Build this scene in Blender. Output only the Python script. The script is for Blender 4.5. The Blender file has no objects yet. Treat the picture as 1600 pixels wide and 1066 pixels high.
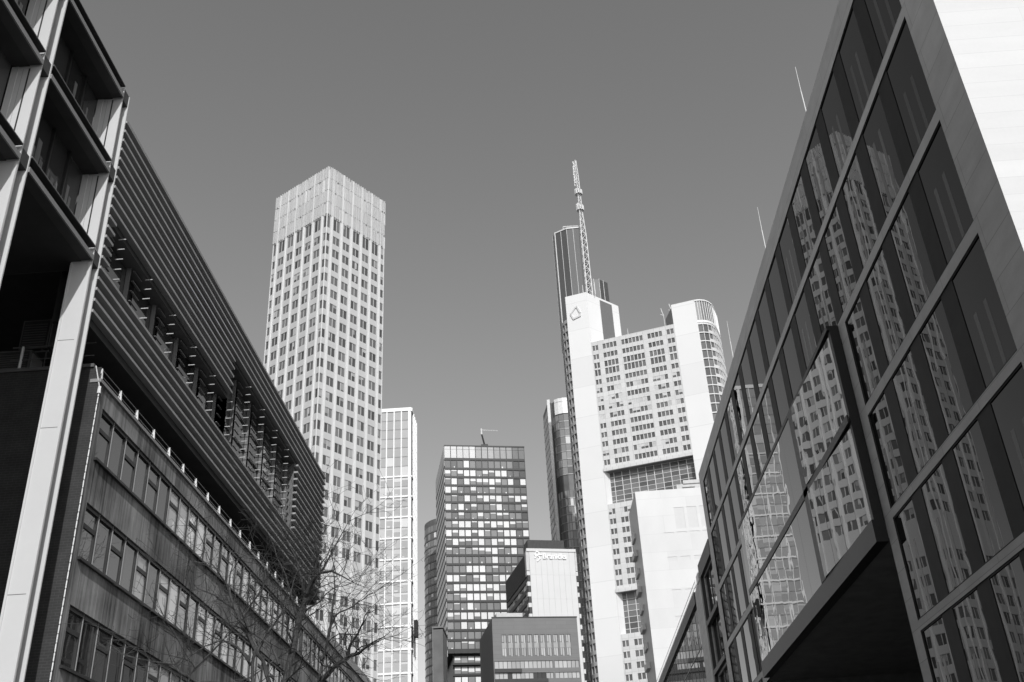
import bpy, math, random
from mathutils import Vector, Matrix
rnd = random.Random(7)
scene = bpy.context.scene
COL = scene.collection

# ------------------------------------------------------------------ materials (the photograph is black and white)
def nodes(m):
    m.use_nodes = True
    nt = m.node_tree
    return nt, nt.nodes, nt.links, nt.nodes['Principled BSDF']

def g3(v): return (v, v, v, 1.0)

def mat(name, col, rough=.7, metal=0.0, ior=1.45, var=.12, scale=1.5, stretch=(1, 1, 1), fine=.0, bump=0.0, rand=0.0):
    m = bpy.data.materials.new(name)
    nt, N, L, b = nodes(m)
    b.inputs['Roughness'].default_value = rough
    b.inputs['Metallic'].default_value = metal
    b.inputs['IOR'].default_value = ior
    tc = N.new('ShaderNodeTexCoord')
    mp = N.new('ShaderNodeMapping'); mp.inputs['Scale'].default_value = stretch
    L.new(tc.outputs['Object'], mp.inputs['Vector'])
    nz = N.new('ShaderNodeTexNoise'); nz.inputs['Scale'].default_value = scale; nz.inputs['Detail'].default_value = 6
    L.new(mp.outputs['Vector'], nz.inputs['Vector'])
    mr = N.new('ShaderNodeMapRange')
    mr.inputs['From Min'].default_value = .25; mr.inputs['From Max'].default_value = .75
    mr.inputs['To Min'].default_value = col * (1 - var); mr.inputs['To Max'].default_value = col * (1 + var)
    L.new(nz.outputs['Fac'], mr.inputs['Value'])
    out = mr.outputs['Result']
    if fine:
        n2 = N.new('ShaderNodeTexNoise'); n2.inputs['Scale'].default_value = scale * 14; n2.inputs['Detail'].default_value = 4
        L.new(tc.outputs['Object'], n2.inputs['Vector'])
        m2 = N.new('ShaderNodeMapRange'); m2.inputs['To Min'].default_value = 1 - fine; m2.inputs['To Max'].default_value = 1 + fine
        L.new(n2.outputs['Fac'], m2.inputs['Value'])
        mu = N.new('ShaderNodeMath'); mu.operation = 'MULTIPLY'
        L.new(out, mu.inputs[0]); L.new(m2.outputs['Result'], mu.inputs[1]); out = mu.outputs[0]
    if rand:
        gi = N.new('ShaderNodeNewGeometry'); oi = N.new('ShaderNodeObjectInfo')
        ad = N.new('ShaderNodeMath'); ad.operation = 'ADD'
        L.new(gi.outputs['Random Per Island'], ad.inputs[0]); L.new(oi.outputs['Random'], ad.inputs[1])
        fr = N.new('ShaderNodeMath'); fr.operation = 'FRACT'; L.new(ad.outputs[0], fr.inputs[0])
        m3 = N.new('ShaderNodeMapRange'); m3.inputs['To Min'].default_value = 1 - rand; m3.inputs['To Max'].default_value = 1 + rand
        L.new(fr.outputs[0], m3.inputs['Value'])
        mu = N.new('ShaderNodeMath'); mu.operation = 'MULTIPLY'
        L.new(out, mu.inputs[0]); L.new(m3.outputs['Result'], mu.inputs[1]); out = mu.outputs[0]
    L.new(out, b.inputs['Base Color'])
    if bump:
        bp = N.new('ShaderNodeBump'); bp.inputs['Strength'].default_value = .6; bp.inputs['Distance'].default_value = bump
        L.new(nz.outputs['Fac'], bp.inputs['Height']); L.new(bp.outputs['Normal'], b.inputs['Normal'])
    return m

def courses(m, bw, bh, mortar, dark, offset=.5):
    """thin joint lines: slabs / bricks laid in courses, along x+y and z of the object"""
    nt = m.node_tree; N = nt.nodes; L = nt.links; b = N['Principled BSDF']
    tc = N.new('ShaderNodeTexCoord'); sp = N.new('ShaderNodeSeparateXYZ'); L.new(tc.outputs['Object'], sp.inputs[0])
    ad = N.new('ShaderNodeMath'); ad.operation = 'ADD'; L.new(sp.outputs['X'], ad.inputs[0]); L.new(sp.outputs['Y'], ad.inputs[1])
    cb = N.new('ShaderNodeCombineXYZ'); L.new(ad.outputs[0], cb.inputs['X']); L.new(sp.outputs['Z'], cb.inputs['Y'])
    br = N.new('ShaderNodeTexBrick'); br.offset = offset
    br.inputs['Scale'].default_value = 1; br.inputs['Brick Width'].default_value = bw; br.inputs['Row Height'].default_value = bh
    br.inputs['Mortar Size'].default_value = mortar; br.inputs['Mortar Smooth'].default_value = .3
    br.inputs['Color1'].default_value = g3(1); br.inputs['Color2'].default_value = g3(.93); br.inputs['Mortar'].default_value = g3(dark)
    L.new(cb.outputs[0], br.inputs['Vector'])
    src = b.inputs['Base Color'].links[0].from_socket
    mx = N.new('ShaderNodeMix'); mx.data_type = 'RGBA'; mx.blend_type = 'MULTIPLY'; mx.inputs['Factor'].default_value = 1
    L.new(src, mx.inputs[6]); L.new(br.outputs['Color'], mx.inputs[7]); L.new(mx.outputs[2], b.inputs['Base Color'])
    return m

def glass(name, col, ior=1.8, rough=.02, wav=.006, wscale=.6, rand=.3, tilt=.0):
    m = bpy.data.materials.new(name)
    nt, N, L, b = nodes(m)
    b.inputs['Roughness'].default_value = rough; b.inputs['IOR'].default_value = ior
    gi = N.new('ShaderNodeNewGeometry'); oi = N.new('ShaderNodeObjectInfo')
    ad = N.new('ShaderNodeMath'); ad.operation = 'ADD'
    L.new(gi.outputs['Random Per Island'], ad.inputs[0]); L.new(oi.outputs['Random'], ad.inputs[1])
    fr = N.new('ShaderNodeMath'); fr.operation = 'FRACT'; L.new(ad.outputs[0], fr.inputs[0])
    mr = N.new('ShaderNodeMapRange'); mr.inputs['To Min'].default_value = col * (1 - rand); mr.inputs['To Max'].default_value = col * (1 + rand)
    L.new(fr.outputs[0], mr.inputs['Value']); L.new(mr.outputs['Result'], b.inputs['Base Color'])
    if wav:
        tc = N.new('ShaderNodeTexCoord')
        off = N.new('ShaderNodeMath'); off.operation = 'MULTIPLY'; off.inputs[1].default_value = 57.0; L.new(fr.outputs[0], off.inputs[0])
        va = N.new('ShaderNodeVectorMath'); va.operation = 'ADD'
        L.new(tc.outputs['Object'], va.inputs[0]); L.new(off.outputs[0], va.inputs[1])
        nz = N.new('ShaderNodeTexNoise'); nz.inputs['Scale'].default_value = wscale; nz.inputs['Detail'].default_value = 1.5
        L.new(va.outputs[0], nz.inputs['Vector'])
        bp = N.new('ShaderNodeBump'); bp.inputs['Strength'].default_value = 1; bp.inputs['Distance'].default_value = wav
        L.new(nz.outputs['Fac'], bp.inputs['Height']); L.new(bp.outputs['Normal'], b.inputs['Normal'])
    return m

def streaks(m, amount):
    nt = m.node_tree; N = nt.nodes; L = nt.links; b = N['Principled BSDF']
    tc = N.new('ShaderNodeTexCoord'); mp = N.new('ShaderNodeMapping'); mp.inputs['Scale'].default_value = (1, 2.6, .10)
    L.new(tc.outputs['Object'], mp.inputs['Vector'])
    nz = N.new('ShaderNodeTexNoise'); nz.inputs['Scale'].default_value = 2.2; nz.inputs['Detail'].default_value = 8; nz.inputs['Roughness'].default_value = .65
    L.new(mp.outputs['Vector'], nz.inputs['Vector'])
    n2 = N.new('ShaderNodeTexNoise'); n2.inputs['Scale'].default_value = .35; n2.inputs['Detail'].default_value = 5; L.new(tc.outputs['Object'], n2.inputs['Vector'])
    ad = N.new('ShaderNodeMath'); ad.operation = 'ADD'; L.new(nz.outputs['Fac'], ad.inputs[0]); L.new(n2.outputs['Fac'], ad.inputs[1])
    mr = N.new('ShaderNodeMapRange'); mr.inputs['From Min'].default_value = .75; mr.inputs['From Max'].default_value = 1.25
    mr.inputs['To Min'].default_value = 1 - amount; mr.inputs['To Max'].default_value = 1 + amount * .8
    L.new(ad.outputs[0], mr.inputs['Value'])
    src = b.inputs['Base Color'].links[0].from_socket
    mx = N.new('ShaderNodeMath'); mx.operation = 'MULTIPLY'; L.new(src, mx.inputs[0]); L.new(mr.outputs['Result'], mx.inputs[1]); L.new(mx.outputs[0], b.inputs['Base Color'])
    return m

M = {}
M['ground'] = mat('paving', .075, .85, scale=.4, fine=.1)
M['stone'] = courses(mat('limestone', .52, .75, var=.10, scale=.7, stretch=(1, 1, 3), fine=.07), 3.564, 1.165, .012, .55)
M['lit_stone'] = courses(mat('sunlit limestone', .69, .7, var=.035, scale=.6, stretch=(.6, .6, 3), fine=.03), 5.2, .62, .012, .86)  # facade stone again, a paler copy with sunlight put into the colour
M['black'] = mat('black metal', .03, .5, var=.2)
M['black_gloss'] = mat('dark panel', .022, .6, var=.2, ior=1.3)
M['bay_metal'] = mat('bay fascia metal', .010, .45, var=.15)
M['tint'] = glass('tinted facade glass', .003, 1.36, .0, .0019, .55, .2)
M['tint_bay'] = glass('bay glass', .006, 2.4, .0, .0036, .5, .2)
M['concrete'] = streaks(mat('stained concrete', .24, .85, var=.3, scale=.55, stretch=(3.2, 3.2, .22), fine=.15), .85)
M['brick'] = courses(mat('dark brick', .035, .85, var=.25, scale=2, fine=.2), .26, .085, .012, 1.5)
M['alu'] = mat('pale aluminium', .60, .45, var=.04, scale=.5, fine=.02)
M['alu_dark'] = mat('aluminium web', .16, .5, var=.08)  # column web darkened to carry the channel's shade; also used for rails and joints
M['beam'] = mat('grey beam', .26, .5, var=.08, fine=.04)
M['beam_shade'] = mat('beam underside shade', .06, .6, var=.2)  # same metal as the beam, shade of its undersides put into the colour
M['curtain_strip'] = glass('curtain strip', .075, 1.34, .25, .0016, .55, .2)
M['frame_dark'] = mat('dark window frame', .03, .4, var=.2)
M['frame_light'] = mat('anodised window frame', .26, .4, var=.1)
M['pane_old'] = glass('office pane', .045, 3.3, .0, .0022, .8, .95)
M['pane_blind'] = glass('pane with drawn blind', .72, 2.6, .0, .0022, .8, .25)
M['pane_dark'] = glass('shaded pane', .06, 1.5, .03, .003, .8, .4)
M['curtain'] = mat('curtain', .22, .9, var=.3, scale=3, stretch=(4, 4, .2))
M['blade'] = mat('louvre metal', .32, .6, var=.10, scale=.8, fine=.03)
M['blade_back'] = mat('louvre backing', .07, .7, var=.2)
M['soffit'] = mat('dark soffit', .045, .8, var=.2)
M['rail'] = mat('galvanised steel', .70, .4, var=.08)
M['cable'] = mat('pale cable', .7, .5, var=.3, scale=18)
M['ac'] = mat('weathered grey casing', .10, .6, var=.2)
M['t_white'] = mat('white tower cladding', .53, .6, var=.04, scale=.15, rand=.04, fine=.02)
M['t_rib'] = mat('white tower rib', .70, .55, var=.03, scale=.15)
M['t_glass'] = glass('tower pane', .13, 1.6, .08, 0, 1, .55)
M['t_blind'] = mat('tower blind', .36, .7, var=.1, rand=.3)
M['t_frame'] = mat('tower frame', .5, .5)
M['g_white'] = mat('white grid frame', .86, .5, var=.02)
M['g_glass'] = glass('grid tower glass', .40, 1.5, .12, 0, 1, .10)
M['g_glass2'] = glass('grid tower blind', .56, 1.5, .3, 0, 1, .1)
M['d_glass'] = glass('dark tower glass', .22, 1.5, .10, 0, 1, .3)
M['d_blind'] = mat('white blind', .74, .7, var=.03, rand=.06)
M['d_frame'] = mat('black tower frame', .025, .5, var=.2)
M['d_span'] = mat('grey spandrel', .16, .4, var=.1)
M['d_side'] = mat('side band', .34, .35, var=.1)
M['dt_side'] = mat('grey side band', .62, .45, var=.06)
M['cb_shade'] = mat('shade-toned curved cladding', .36, .5, var=.05)  # bank tower panel in a darker copy, its shade put into the colour
M['slot_back'] = mat('slot lining', .12, .6, var=.2)
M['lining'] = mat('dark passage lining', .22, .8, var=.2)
M['crown'] = mat('crown panel', .5, .4, var=.08, rand=.15)
M['crown_d'] = mat('darker crown panel', .30, .4, var=.1, rand=.2)
M['dk_tower'] = mat('dark tower cladding', .12, .5, var=.3, scale=.2)
M['bw_glass'] = glass('curved tower glass', .20, 1.7, .06, 0, 1, .5)
M['br_white'] = mat('pale panel', .60, .6, var=.03, scale=.2)
M['br_grey'] = mat('pale grey trim', .50, .6)
M['br_dark'] = mat('dark slatted cladding', .05, .6, var=.2)
M['br_glass'] = glass('strip glass', .10, 1.6, .06, 0, 1, .6)
M['letter'] = mat('white letters', .95, .5, var=0)
M['bracket'] = mat('bracket metal', .48, .5)
M['grey_panel'] = courses(mat('grey facade panel', .17, .6, var=.06, scale=.3), 7, 1.1, .05, .8)
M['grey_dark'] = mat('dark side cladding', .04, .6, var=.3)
M['grey_glass'] = glass('grey block glass', .42, 1.5, .12, 0, 1, .18)
M['grey_glass_d'] = glass('grey block dark glass', .05, 1.5, .06, 0, 1, .5)
M['cb_white'] = courses(mat('white aluminium panel', .76, .5, var=.02, scale=.1), 60, 12.3, .16, .88, 0)
M['cb_grey'] = courses(mat('pale facade panel', .64, .5, var=.03, scale=.3, rand=.04), 1.4, 3.58, .06, .75, 0)
M['cb_glass'] = glass('bank tower pane', .13, 1.6, .06, 0, 1, .4)
M['cb_pale'] = mat('closed pale shutter', .52, .5, rand=.12)
M['cb_garden'] = glass('garden glazing', .14, 1.5, .08, 0, 1, .45)
M['cb_dark'] = glass('shaft glass', .06, 2.2, .03, .06, .06, .3)
M['mast'] = mat('white lattice steel', .66, .5)
M['ct_glass'] = glass('round tower glass', .25, 1.7, .06, 0, 1, .35)
M['ct_white'] = mat('white fin', .75, .4)
M['ww'] = courses(mat('white render wall', .68, .8, var=.05, scale=.25, stretch=(1, 1, .5), fine=.02), 9, 3.4, .05, .90)
M['ww2'] = mat('pale infill', .62, .8, var=.02)
M['bark'] = mat('bark', .06, .9, var=.35, scale=4, fine=.3)
M['twig'] = mat('twig', .05, .9, var=.4, scale=3)
M['hall_glass'] = glass('hall glass', .02, 2.1, .0, .0015, .6, .4)

# ------------------------------------------------------------------ mesh helper
WL = {}          # world location of every root (its parts are built in world metres and shifted)
def wloc(o):
    while o.parent is not None: o = o.parent
    return WL[o.name]

class F:
    """facade frame: s along the wall, d outwards, z up"""
    def __init__(s, o, u, n=None):
        l = math.hypot(*u); s.o = o; s.u = (u[0] / l, u[1] / l)
        s.n = n or (s.u[1], -s.u[0])
    def P(s, a, d, z):
        return (s.o[0] + s.u[0] * a + s.n[0] * d, s.o[1] + s.u[1] * a + s.n[1] * d, z)
    def shift(s, a, d=0): p = s.P(a, d, 0); return F((p[0], p[1]), s.u, s.n)

class MB:
    def __init__(s): s.v = []; s.f = []; s.m = []
    def poly(s, pts, m=0):
        i = len(s.v); s.v += [tuple(p) for p in pts]; s.f.append(tuple(range(i, i + len(pts)))); s.m.append(m)
    def hexa(s, p, m=0):     # 8 corners: bottom ring 0-3, top ring 4-7
        i = len(s.v); s.v += [tuple(q) for q in p]
        for f in ((0, 3, 2, 1), (4, 5, 6, 7), (0, 1, 5, 4), (1, 2, 6, 5), (2, 3, 7, 6), (3, 0, 4, 7)):
            s.f.append(tuple(i + k for k in f)); s.m.append(m)
    def box(s, x0, x1, y0, y1, z0, z1, m=0):
        s.hexa([(x0, y0, z0), (x1, y0, z0), (x1, y1, z0), (x0, y1, z0), (x0, y0, z1), (x1, y0, z1), (x1, y1, z1), (x0, y1, z1)], m)
    def fbox(s, fr, a0, a1, d0, d1, z0, z1, m=0):
        s.hexa([fr.P(a0, d1, z0), fr.P(a1, d1, z0), fr.P(a1, d0, z0), fr.P(a0, d0, z0),
                fr.P(a0, d1, z1), fr.P(a1, d1, z1), fr.P(a1, d0, z1), fr.P(a0, d0, z1)], m)
    def rect(s, fr, a0, a1, z0, z1, d, m=0):
        s.poly([fr.P(a0, d, z0), fr.P(a1, d, z0), fr.P(a1, d, z1), fr.P(a0, d, z1)], m)
    def tube(s, p, q, r0, r1=None, n=6, m=0, caps=True):
        r1 = r0 if r1 is None else r1
        p = Vector(p); q = Vector(q); ax = q - p
        if ax.length < 1e-6: return
        ax.normalize(); t = ax.orthogonal().normalized(); b = ax.cross(t); i = len(s.v)
        for c, r in ((p, r0), (q, r1)):
            for k in range(n):
                a = 2 * math.pi * k / n; s.v.append(tuple(c + (t * math.cos(a) + b * math.sin(a)) * r))
        for k in range(n):
            s.f.append((i + k, i + (k + 1) % n, i + n + (k + 1) % n, i + n + k)); s.m.append(m)
        if caps:
            s.f.append(tuple(i + k for k in reversed(range(n)))); s.m.append(m)
            s.f.append(tuple(i + n + k for k in range(n))); s.m.append(m)
    def prism(s, pts, z0, z1, m=0, mt=None, floor=True):
        n = len(pts); i = len(s.v)
        s.v += [(x, y, z0) for x, y in pts] + [(x, y, z1) for x, y in pts]
        for k in range(n):
            s.f.append((i + k, i + (k + 1) % n, i + n + (k + 1) % n, i + n + k)); s.m.append(m)
        s.f.append(tuple(range(i + n, i + 2 * n))); s.m.append(m if mt is None else mt)
        if floor: s.f.append(tuple(reversed(range(i, i + n)))); s.m.append(m)
    def wall(s, fr, a0, a1, z0, z1, holes, dep, m=0, mr=None, d=0.0):
        """flat wall with real openings; reveals run dep metres inwards"""
        mr = m if mr is None else mr
        zs = sorted({z0, z1} | {h[2] for h in holes} | {h[3] for h in holes})
        zs = [z for z in zs if z0 - 1e-6 <= z <= z1 + 1e-6]
        for za, zb in zip(zs, zs[1:]):
            zm = (za + zb) / 2; x = a0
            for h in sorted(h for h in holes if h[2] < zm < h[3]):
                if h[0] > x + 1e-6: s.rect(fr, x, h[0], za, zb, d, m)
                x = max(x, h[1])
            if x < a1 - 1e-6: s.rect(fr, x, a1, za, zb, d, m)
        e = d - dep
        for (h0, h1, k0, k1) in holes:
            P = fr.P
            s.poly([P(h0, d, k0), P(h1, d, k0), P(h1, e, k0), P(h0, e, k0)], mr)
            s.poly([P(h0, d, k1), P(h1, d, k1), P(h1, e, k1), P(h0, e, k1)], mr)
            s.poly([P(h0, d, k0), P(h0, d, k1), P(h0, e, k1), P(h0, e, k0)], mr)
            s.poly([P(h1, d, k0), P(h1, d, k1), P(h1, e, k1), P(h1, e, k0)], mr)
    def build(s, name, mats, parent=None, smooth=False):
        me = bpy.data.meshes.new(name)
        lo = wloc(parent) if parent is not None else getattr(s, 'loc', (0, 0, 0))
        me.from_pydata([(x - lo[0], y - lo[1], z - lo[2]) for x, y, z in s.v], [], s.f)
        for m in (mats if isinstance(mats, (list, tuple)) else [mats]): me.materials.append(M[m])
        me.polygons.foreach_set('material_index', s.m)
        if smooth: me.polygons.foreach_set('use_smooth', [True] * len(s.f))
        me.update()
        o = bpy.data.objects.new(name, me); COL.objects.link(o)
        if parent is not None: o.parent = parent
        else: o.location = lo
        return o

def tag(o, label, cat, group=None, kind=None):
    if label: o['label'] = label
    if cat: o['category'] = cat
    if group: o['group'] = group
    if kind: o['kind'] = kind
    return o

def thing(name, loc, label, cat, group=None):
    o = bpy.data.objects.new(name, None); COL.objects.link(o)
    o.empty_display_size = .5; o.location = loc
    tag(o, label, cat, group); WL[o.name] = loc
    return o

def part(mb, name, mats, root, label=None):
    o = mb.build(name, mats, root)
    if label: o['label'] = label
    return o

def many(name, items, mats, root, maxn=100):
    """items: (importance, function(mb)); the biggest are parts of their own, the rest one part"""
    items = sorted(items, key=lambda t: -t[0])
    for _, fn in items[:maxn]:
        mb = MB(); fn(mb); part(mb, name, mats, root)
    if items[maxn:]:
        mb = MB()
        for _, fn in items[maxn:]: fn(mb)
        o = part(mb, name, mats, root); o['kind'] = 'stuff'

CAMP = (0, 0, 1.7)
def near(p): return 1.0 / math.dist(p, CAMP)

def pane(mb, fr, a0, a1, z0, z1, d, nsplit=1, gap=.08, fm=1, gm=0, edge=.05, proud=.05):
    """glass with a frame round it and upright bars between its panes"""
    w = (a1 - a0 - gap * (nsplit - 1)) / nsplit
    for k in range(nsplit):
        x = a0 + k * (w + gap)
        mb.rect(fr, x, x + w, z0, z1, d, gm)
        if k: mb.fbox(fr, x - gap, x, d - .01, d + proud, z0, z1, fm)
    if edge:
        mb.fbox(fr, a0 - .0, a1 + .0, d - .01, d + proud, z0, z0 + edge, fm)
        mb.fbox(fr, a0 - .0, a1 + .0, d - .01, d + proud, z1 - edge, z1, fm)
# ================================================================== setting
g = MB(); g.rect(F((0, 0), (1, 0)), 0, 1, 0, 1, 0)
g = MB(); g.poly([(-3000, -3000, 0), (3000, -3000, 0), (3000, 3000, 0), (-3000, 3000, 0)])
tag(g.build('ground', 'ground'), None, None, None, 'structure')

# ================================================================== right: stone framed glass office
FR = F((14.0, 0.0), (0, 1), (-1, 0))
R = thing('stone_framed_office', (14, 24.25, 0), 'long office block on the right with pale stone grid and dark mirrored windows', 'building')
ROWS = [(29.16, 33.36), (24.36, 28.73), (19.80, 23.92), (15.19, 19.34), (10.73, 14.82), (6.3, 10.35), (1.6, 5.8)]
CC = [29.5 + 3.564 * k for k in range(-1, 16)]       # axes of the dark panels between panes
Y0, Y1, YC0, YC1, YB1, YE, YF = 24.25, 26.3, 39.52, 40.47, 70.3, 82.4, 84.2
holes = []; spans = []
for i, (a, b) in enumerate(ROWS):
    if i < 2: sp = [(Y1, YE)]
    elif i < 4: sp = [(Y1, YC0), (YB1 - .0, YE)]
    else: sp = [(Y1, YC0), (YB1 + .6, YE)]
    spans.append(sp)
    holes += [(s0, s1, a, b) for s0, s1 in sp]
holes.append((YC1, YB1 - .6, 0.0, 14.3))              # open passage under the bay
holes.append((YC1, YB1 - .6, 15.0, 23.6))             # behind the projecting bay
mb = MB(); mb.wall(FR, Y0, YF, 0, 34.72, holes, .085, 0, 1)
mb.rect(F((14.26, 0), (0, 1), (-1, 0)), YC1, YB1 - .6, 14.9, 23.7, 0.0)
part(mb, 'stone_facade', ['stone', 'black'], R)
mb = MB()
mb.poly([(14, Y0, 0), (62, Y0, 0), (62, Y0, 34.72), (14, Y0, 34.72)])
part(mb, 'end_wall', 'lit_stone', R, 'sunlit white stone end wall')
mb = MB()
mb.poly([(14, YF, 0), (62, YF, 0), (62, YF, 34.72), (14, YF, 34.72)])
mb.poly([(62, Y0, 0), (62, YF, 0), (62, YF, 34.72), (62, Y0, 34.72)])
part(mb, 'rear_wall', 'stone', R)
mb = MB(); mb.poly([(14, Y0, 34.72), (62, Y0, 34.72), (62, YF, 34.72), (14, YF, 34.72)]); part(mb, 'roof', 'soffit', R)

def r_window(s0, s1, z0, z1, dk0, dk1):
    def fn(mb):
        near_ = (s0 + s1) / 2 < 47
        e = 0 if near_ else rnd.uniform(-.003, .003); e2 = 0 if near_ else rnd.uniform(-.006, .006)
        P = FR.P
        mb.poly([P(s0, -.068 + e, z0), P(s1, -.068 - e, z0), P(s1, -.068 - e + e2, z1), P(s0, -.068 + e + e2, z1)], 0)
        if dk1 > dk0: mb.fbox(FR, dk0, dk1, -.083, -.045, z0 + .003, z1 - .003, 1)
        if (s0 + s1) / 2 < 47 and s1 - s0 > 1:
            w_ = s1 - s0; zt_ = z0 + (z1 - z0) * rnd.uniform(.55, .75)
            for q in (.34, .66): mb.rect(FR, s0 + w_ * q, s0 + w_ * q + .24, z0 + .12, zt_, -.065, 2)
        mb.fbox(FR, s0, s1, -.083, -.03, z1 - .06, z1 - .003, 1)
        mb.fbox(FR, s0, s1, -.083, -.03, z0 + .003, z0 + .06, 1)
    return fn
items = []
for (z0, z1), sp in zip(ROWS, spans):
    for a, b in sp:
        cuts = [c for c in CC if a < c < b]
        edges = [a] + cuts + [b]
        for j, (p, q) in enumerate(zip(edges, edges[1:])):
            s0 = p + (.06 if j == 0 else .56); s1 = q - (.06 if j == len(edges) - 2 else .56)
            if s1 - s0 < .25: s1 = s0 + .25
            dk0, dk1 = (s1, min(q + .555, b - .003)) if j < len(edges) - 2 else (s1, q - .003)
            items.append((near((14, (p + q) / 2, z0)), r_window(s0 if j else a + .003, s1, z0, z1, dk0, dk1)))
many('window', items, ['tint', 'black_gloss', 'curtain_strip'], R)

# projecting glazed bay above the passage
FB = F((13.48, 0.0), (0, 1), (-1, 0))
BY0, BY1 = 40.48, 67.8
mb = MB()
mb.box(13.56, 13.985, BY0, BY1, 15.12, 24.1)            # dark body with the end faces
mb.box(13.46, 13.985, BY0 - .004, BY1 + .02, 14.18, 15.12)       # bottom fascia
mb.box(13.44, 13.985, BY0 - .006, BY1 + .04, 24.1, 24.32)
mb.box(13.43, 13.5, BY0 - .004, BY1, 19.5, 19.86)       # middle transom
mb.box(13.43, 13.5, 48.75, 49.75, 15.12, 24.1)
bay = part(mb, 'projecting_bay', 'bay_metal', R, 'dark projecting glass bay over the passage')
for zz0, zz1 in ((15.13, 19.5), (19.86, 24.09)):
    for (a, b, n) in ((BY0 + .03, 48.74, 4), (49.76, BY1 - .05, 8)):
        w = (b - a) / n
        for k in range(n):
            mb = MB(); e = rnd.uniform(-.002, .002); e2 = rnd.uniform(-.003, .003)
            P = FB.P; s0, s1 = a + k * w + .012, a + (k + 1) * w - .012
            tl = .024 if a < 48 else 0.0; o0 = .012 + tl * (s0 - 44.6); o1 = .012 + tl * (s1 - 44.6)
            mb.poly([P(s0, o0 + e, zz0), P(s1, o1 - e, zz0), P(s1, o1 - e + e2, zz1), P(s0, o0 + e + e2, zz1)])
            part(mb, 'bay_pane', 'tint_bay', bay)
# the passage
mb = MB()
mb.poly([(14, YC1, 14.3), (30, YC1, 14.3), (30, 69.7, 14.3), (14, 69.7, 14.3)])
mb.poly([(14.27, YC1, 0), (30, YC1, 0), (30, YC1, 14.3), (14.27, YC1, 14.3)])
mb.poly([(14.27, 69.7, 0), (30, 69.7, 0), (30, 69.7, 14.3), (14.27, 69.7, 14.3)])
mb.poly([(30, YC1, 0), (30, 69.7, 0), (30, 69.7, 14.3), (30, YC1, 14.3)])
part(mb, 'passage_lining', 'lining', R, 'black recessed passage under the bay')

# rods standing on the parapet
for k, (y, zt, lab) in enumerate(((39.15, 38.9, 'thin white lightning rod on the stone parapet, nearest of the three'),
                                  (51.1, 38.95, 'thin white lightning rod on the stone parapet, middle one of three'),
                                  (64.9, 38.95, 'thin white lightning rod on the stone parapet, beside the rounded bank tower'))):
    t = thing('lightning_rod', (14.5, y, 34.72), lab, 'lightning rod', 'lightning rods along the right roof')
    mb = MB(); mb.tube((14.5, y, 34.9), (14.5, y, 37.2), .030, .028); mb.tube((14.5, y, 37.2), (14.52, y, zt), .020, .012)
    part(mb, 'rod', 'rail', t)
    mb = MB(); mb.box(14.3, 14.7, y - .2, y + .2, 34.72, 34.92); part(mb, 'base', 'concrete', t)

# ================================================================== right: lower link block
L2 = thing('link_block', (14, 84.2, 0), 'lower glazed link with thick black roof edge beyond the stone framed office', 'building')
F2 = F((14.25, 0), (0, 1), (-1, 0))
mb = MB(); mb.box(13.95, 26, 84.21, 91.9, 27.55, 28.85); mb.box(13.95, 14.3, 91.2, 91.9, 0, 27.55)
part(mb, 'roof_edge', 'black', L2)
mb = MB()
mb.wall(F2, 84.22, 91.2, 0, 27.55, [(84.9, 91.0, z, z + 3.9) for z in (4, 8.3, 14.9, 19.35, 23.55)], .1)
part(mb, 'wall', 'stone', L2)
for z in (4, 8.3, 14.9, 19.35, 23.55):
    mb = MB(); pane(mb, F2, 84.9, 91.0, z, z + 3.9, -.09, 2, .12)
    part(mb, 'window', ['hall_glass', 'frame_dark'], L2)
    mb = MB(); mb.box(13.93, 14.2, 84.3, 91.2, z - .42, z - .02); part(mb, 'ledge', 'black', L2)

L3 = thing('glass_hall', (14, 92, 0), 'low glass fronted hall with dark sloping roof edge, stone pier and roof railing', 'building')
F3 = F((14.1, 0), (0, 1), (-1, 0))
mb = MB(); mb.box(14.0, 24, 91.92, 96.4, 0, 27.55); part(mb, 'pier', 'stone', L3)
mb = MB(); mb.box(13.9, 14.6, 92.2, 93.6, 27.56, 28.3); mb.box(14.0, 14.5, 94.2, 95.4, 27.56, 27.9); mb.tube((14.1, 95.8, 27.56), (14.1, 95.8, 28.6), .05)
part(mb, 'roof_unit', 'rail', L3)
mb = MB(); mb.box(13.9, 30, 96.41, 168, 26.55, 27.65); part(mb, 'roof_edge', 'black', L3)
mb = MB(); mb.poly([(30, 96.41, 0), (30, 168, 0), (30, 168, 26.5), (30, 96.41, 26.5)]); mb.poly([(14.1, 168, 0), (30, 168, 0), (30, 168, 26.5), (14.1, 168, 26.5)])
part(mb, 'rear_wall', 'stone', L3)
for k in range(14):
    a = 96.5 + k * 5.1
    mb = MB()
    for j in range(7):
        z = .2 + j * 3.77
        mb.rect(F3, a + .04, a + 5.06, z, z + 3.7, 0, 0)
        mb.fbox(F3, a, a + 5.1, -.02, .03, z + 3.68, z + 3.79, 1)
    for q in range(2): mb.fbox(F3, a + q * 2.55 - .05, a + q * 2.55 + .05, -.02, .02, .2, 26.5, 1)
    part(mb, 'glazing_bay', ['hall_glass', 'frame_dark'], L3)
mb = MB()
for k in range(48): mb.tube((14.15, 96.6 + k * 1.5, 27.65), (14.15, 96.6 + k * 1.5, 28.65), .035, n=4)
for z in (28.65, 28.2): mb.tube((14.15, 96.5, z), (14.15, 168, z), .03, n=4)
part(mb, 'railing', 'rail', L3)

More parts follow.
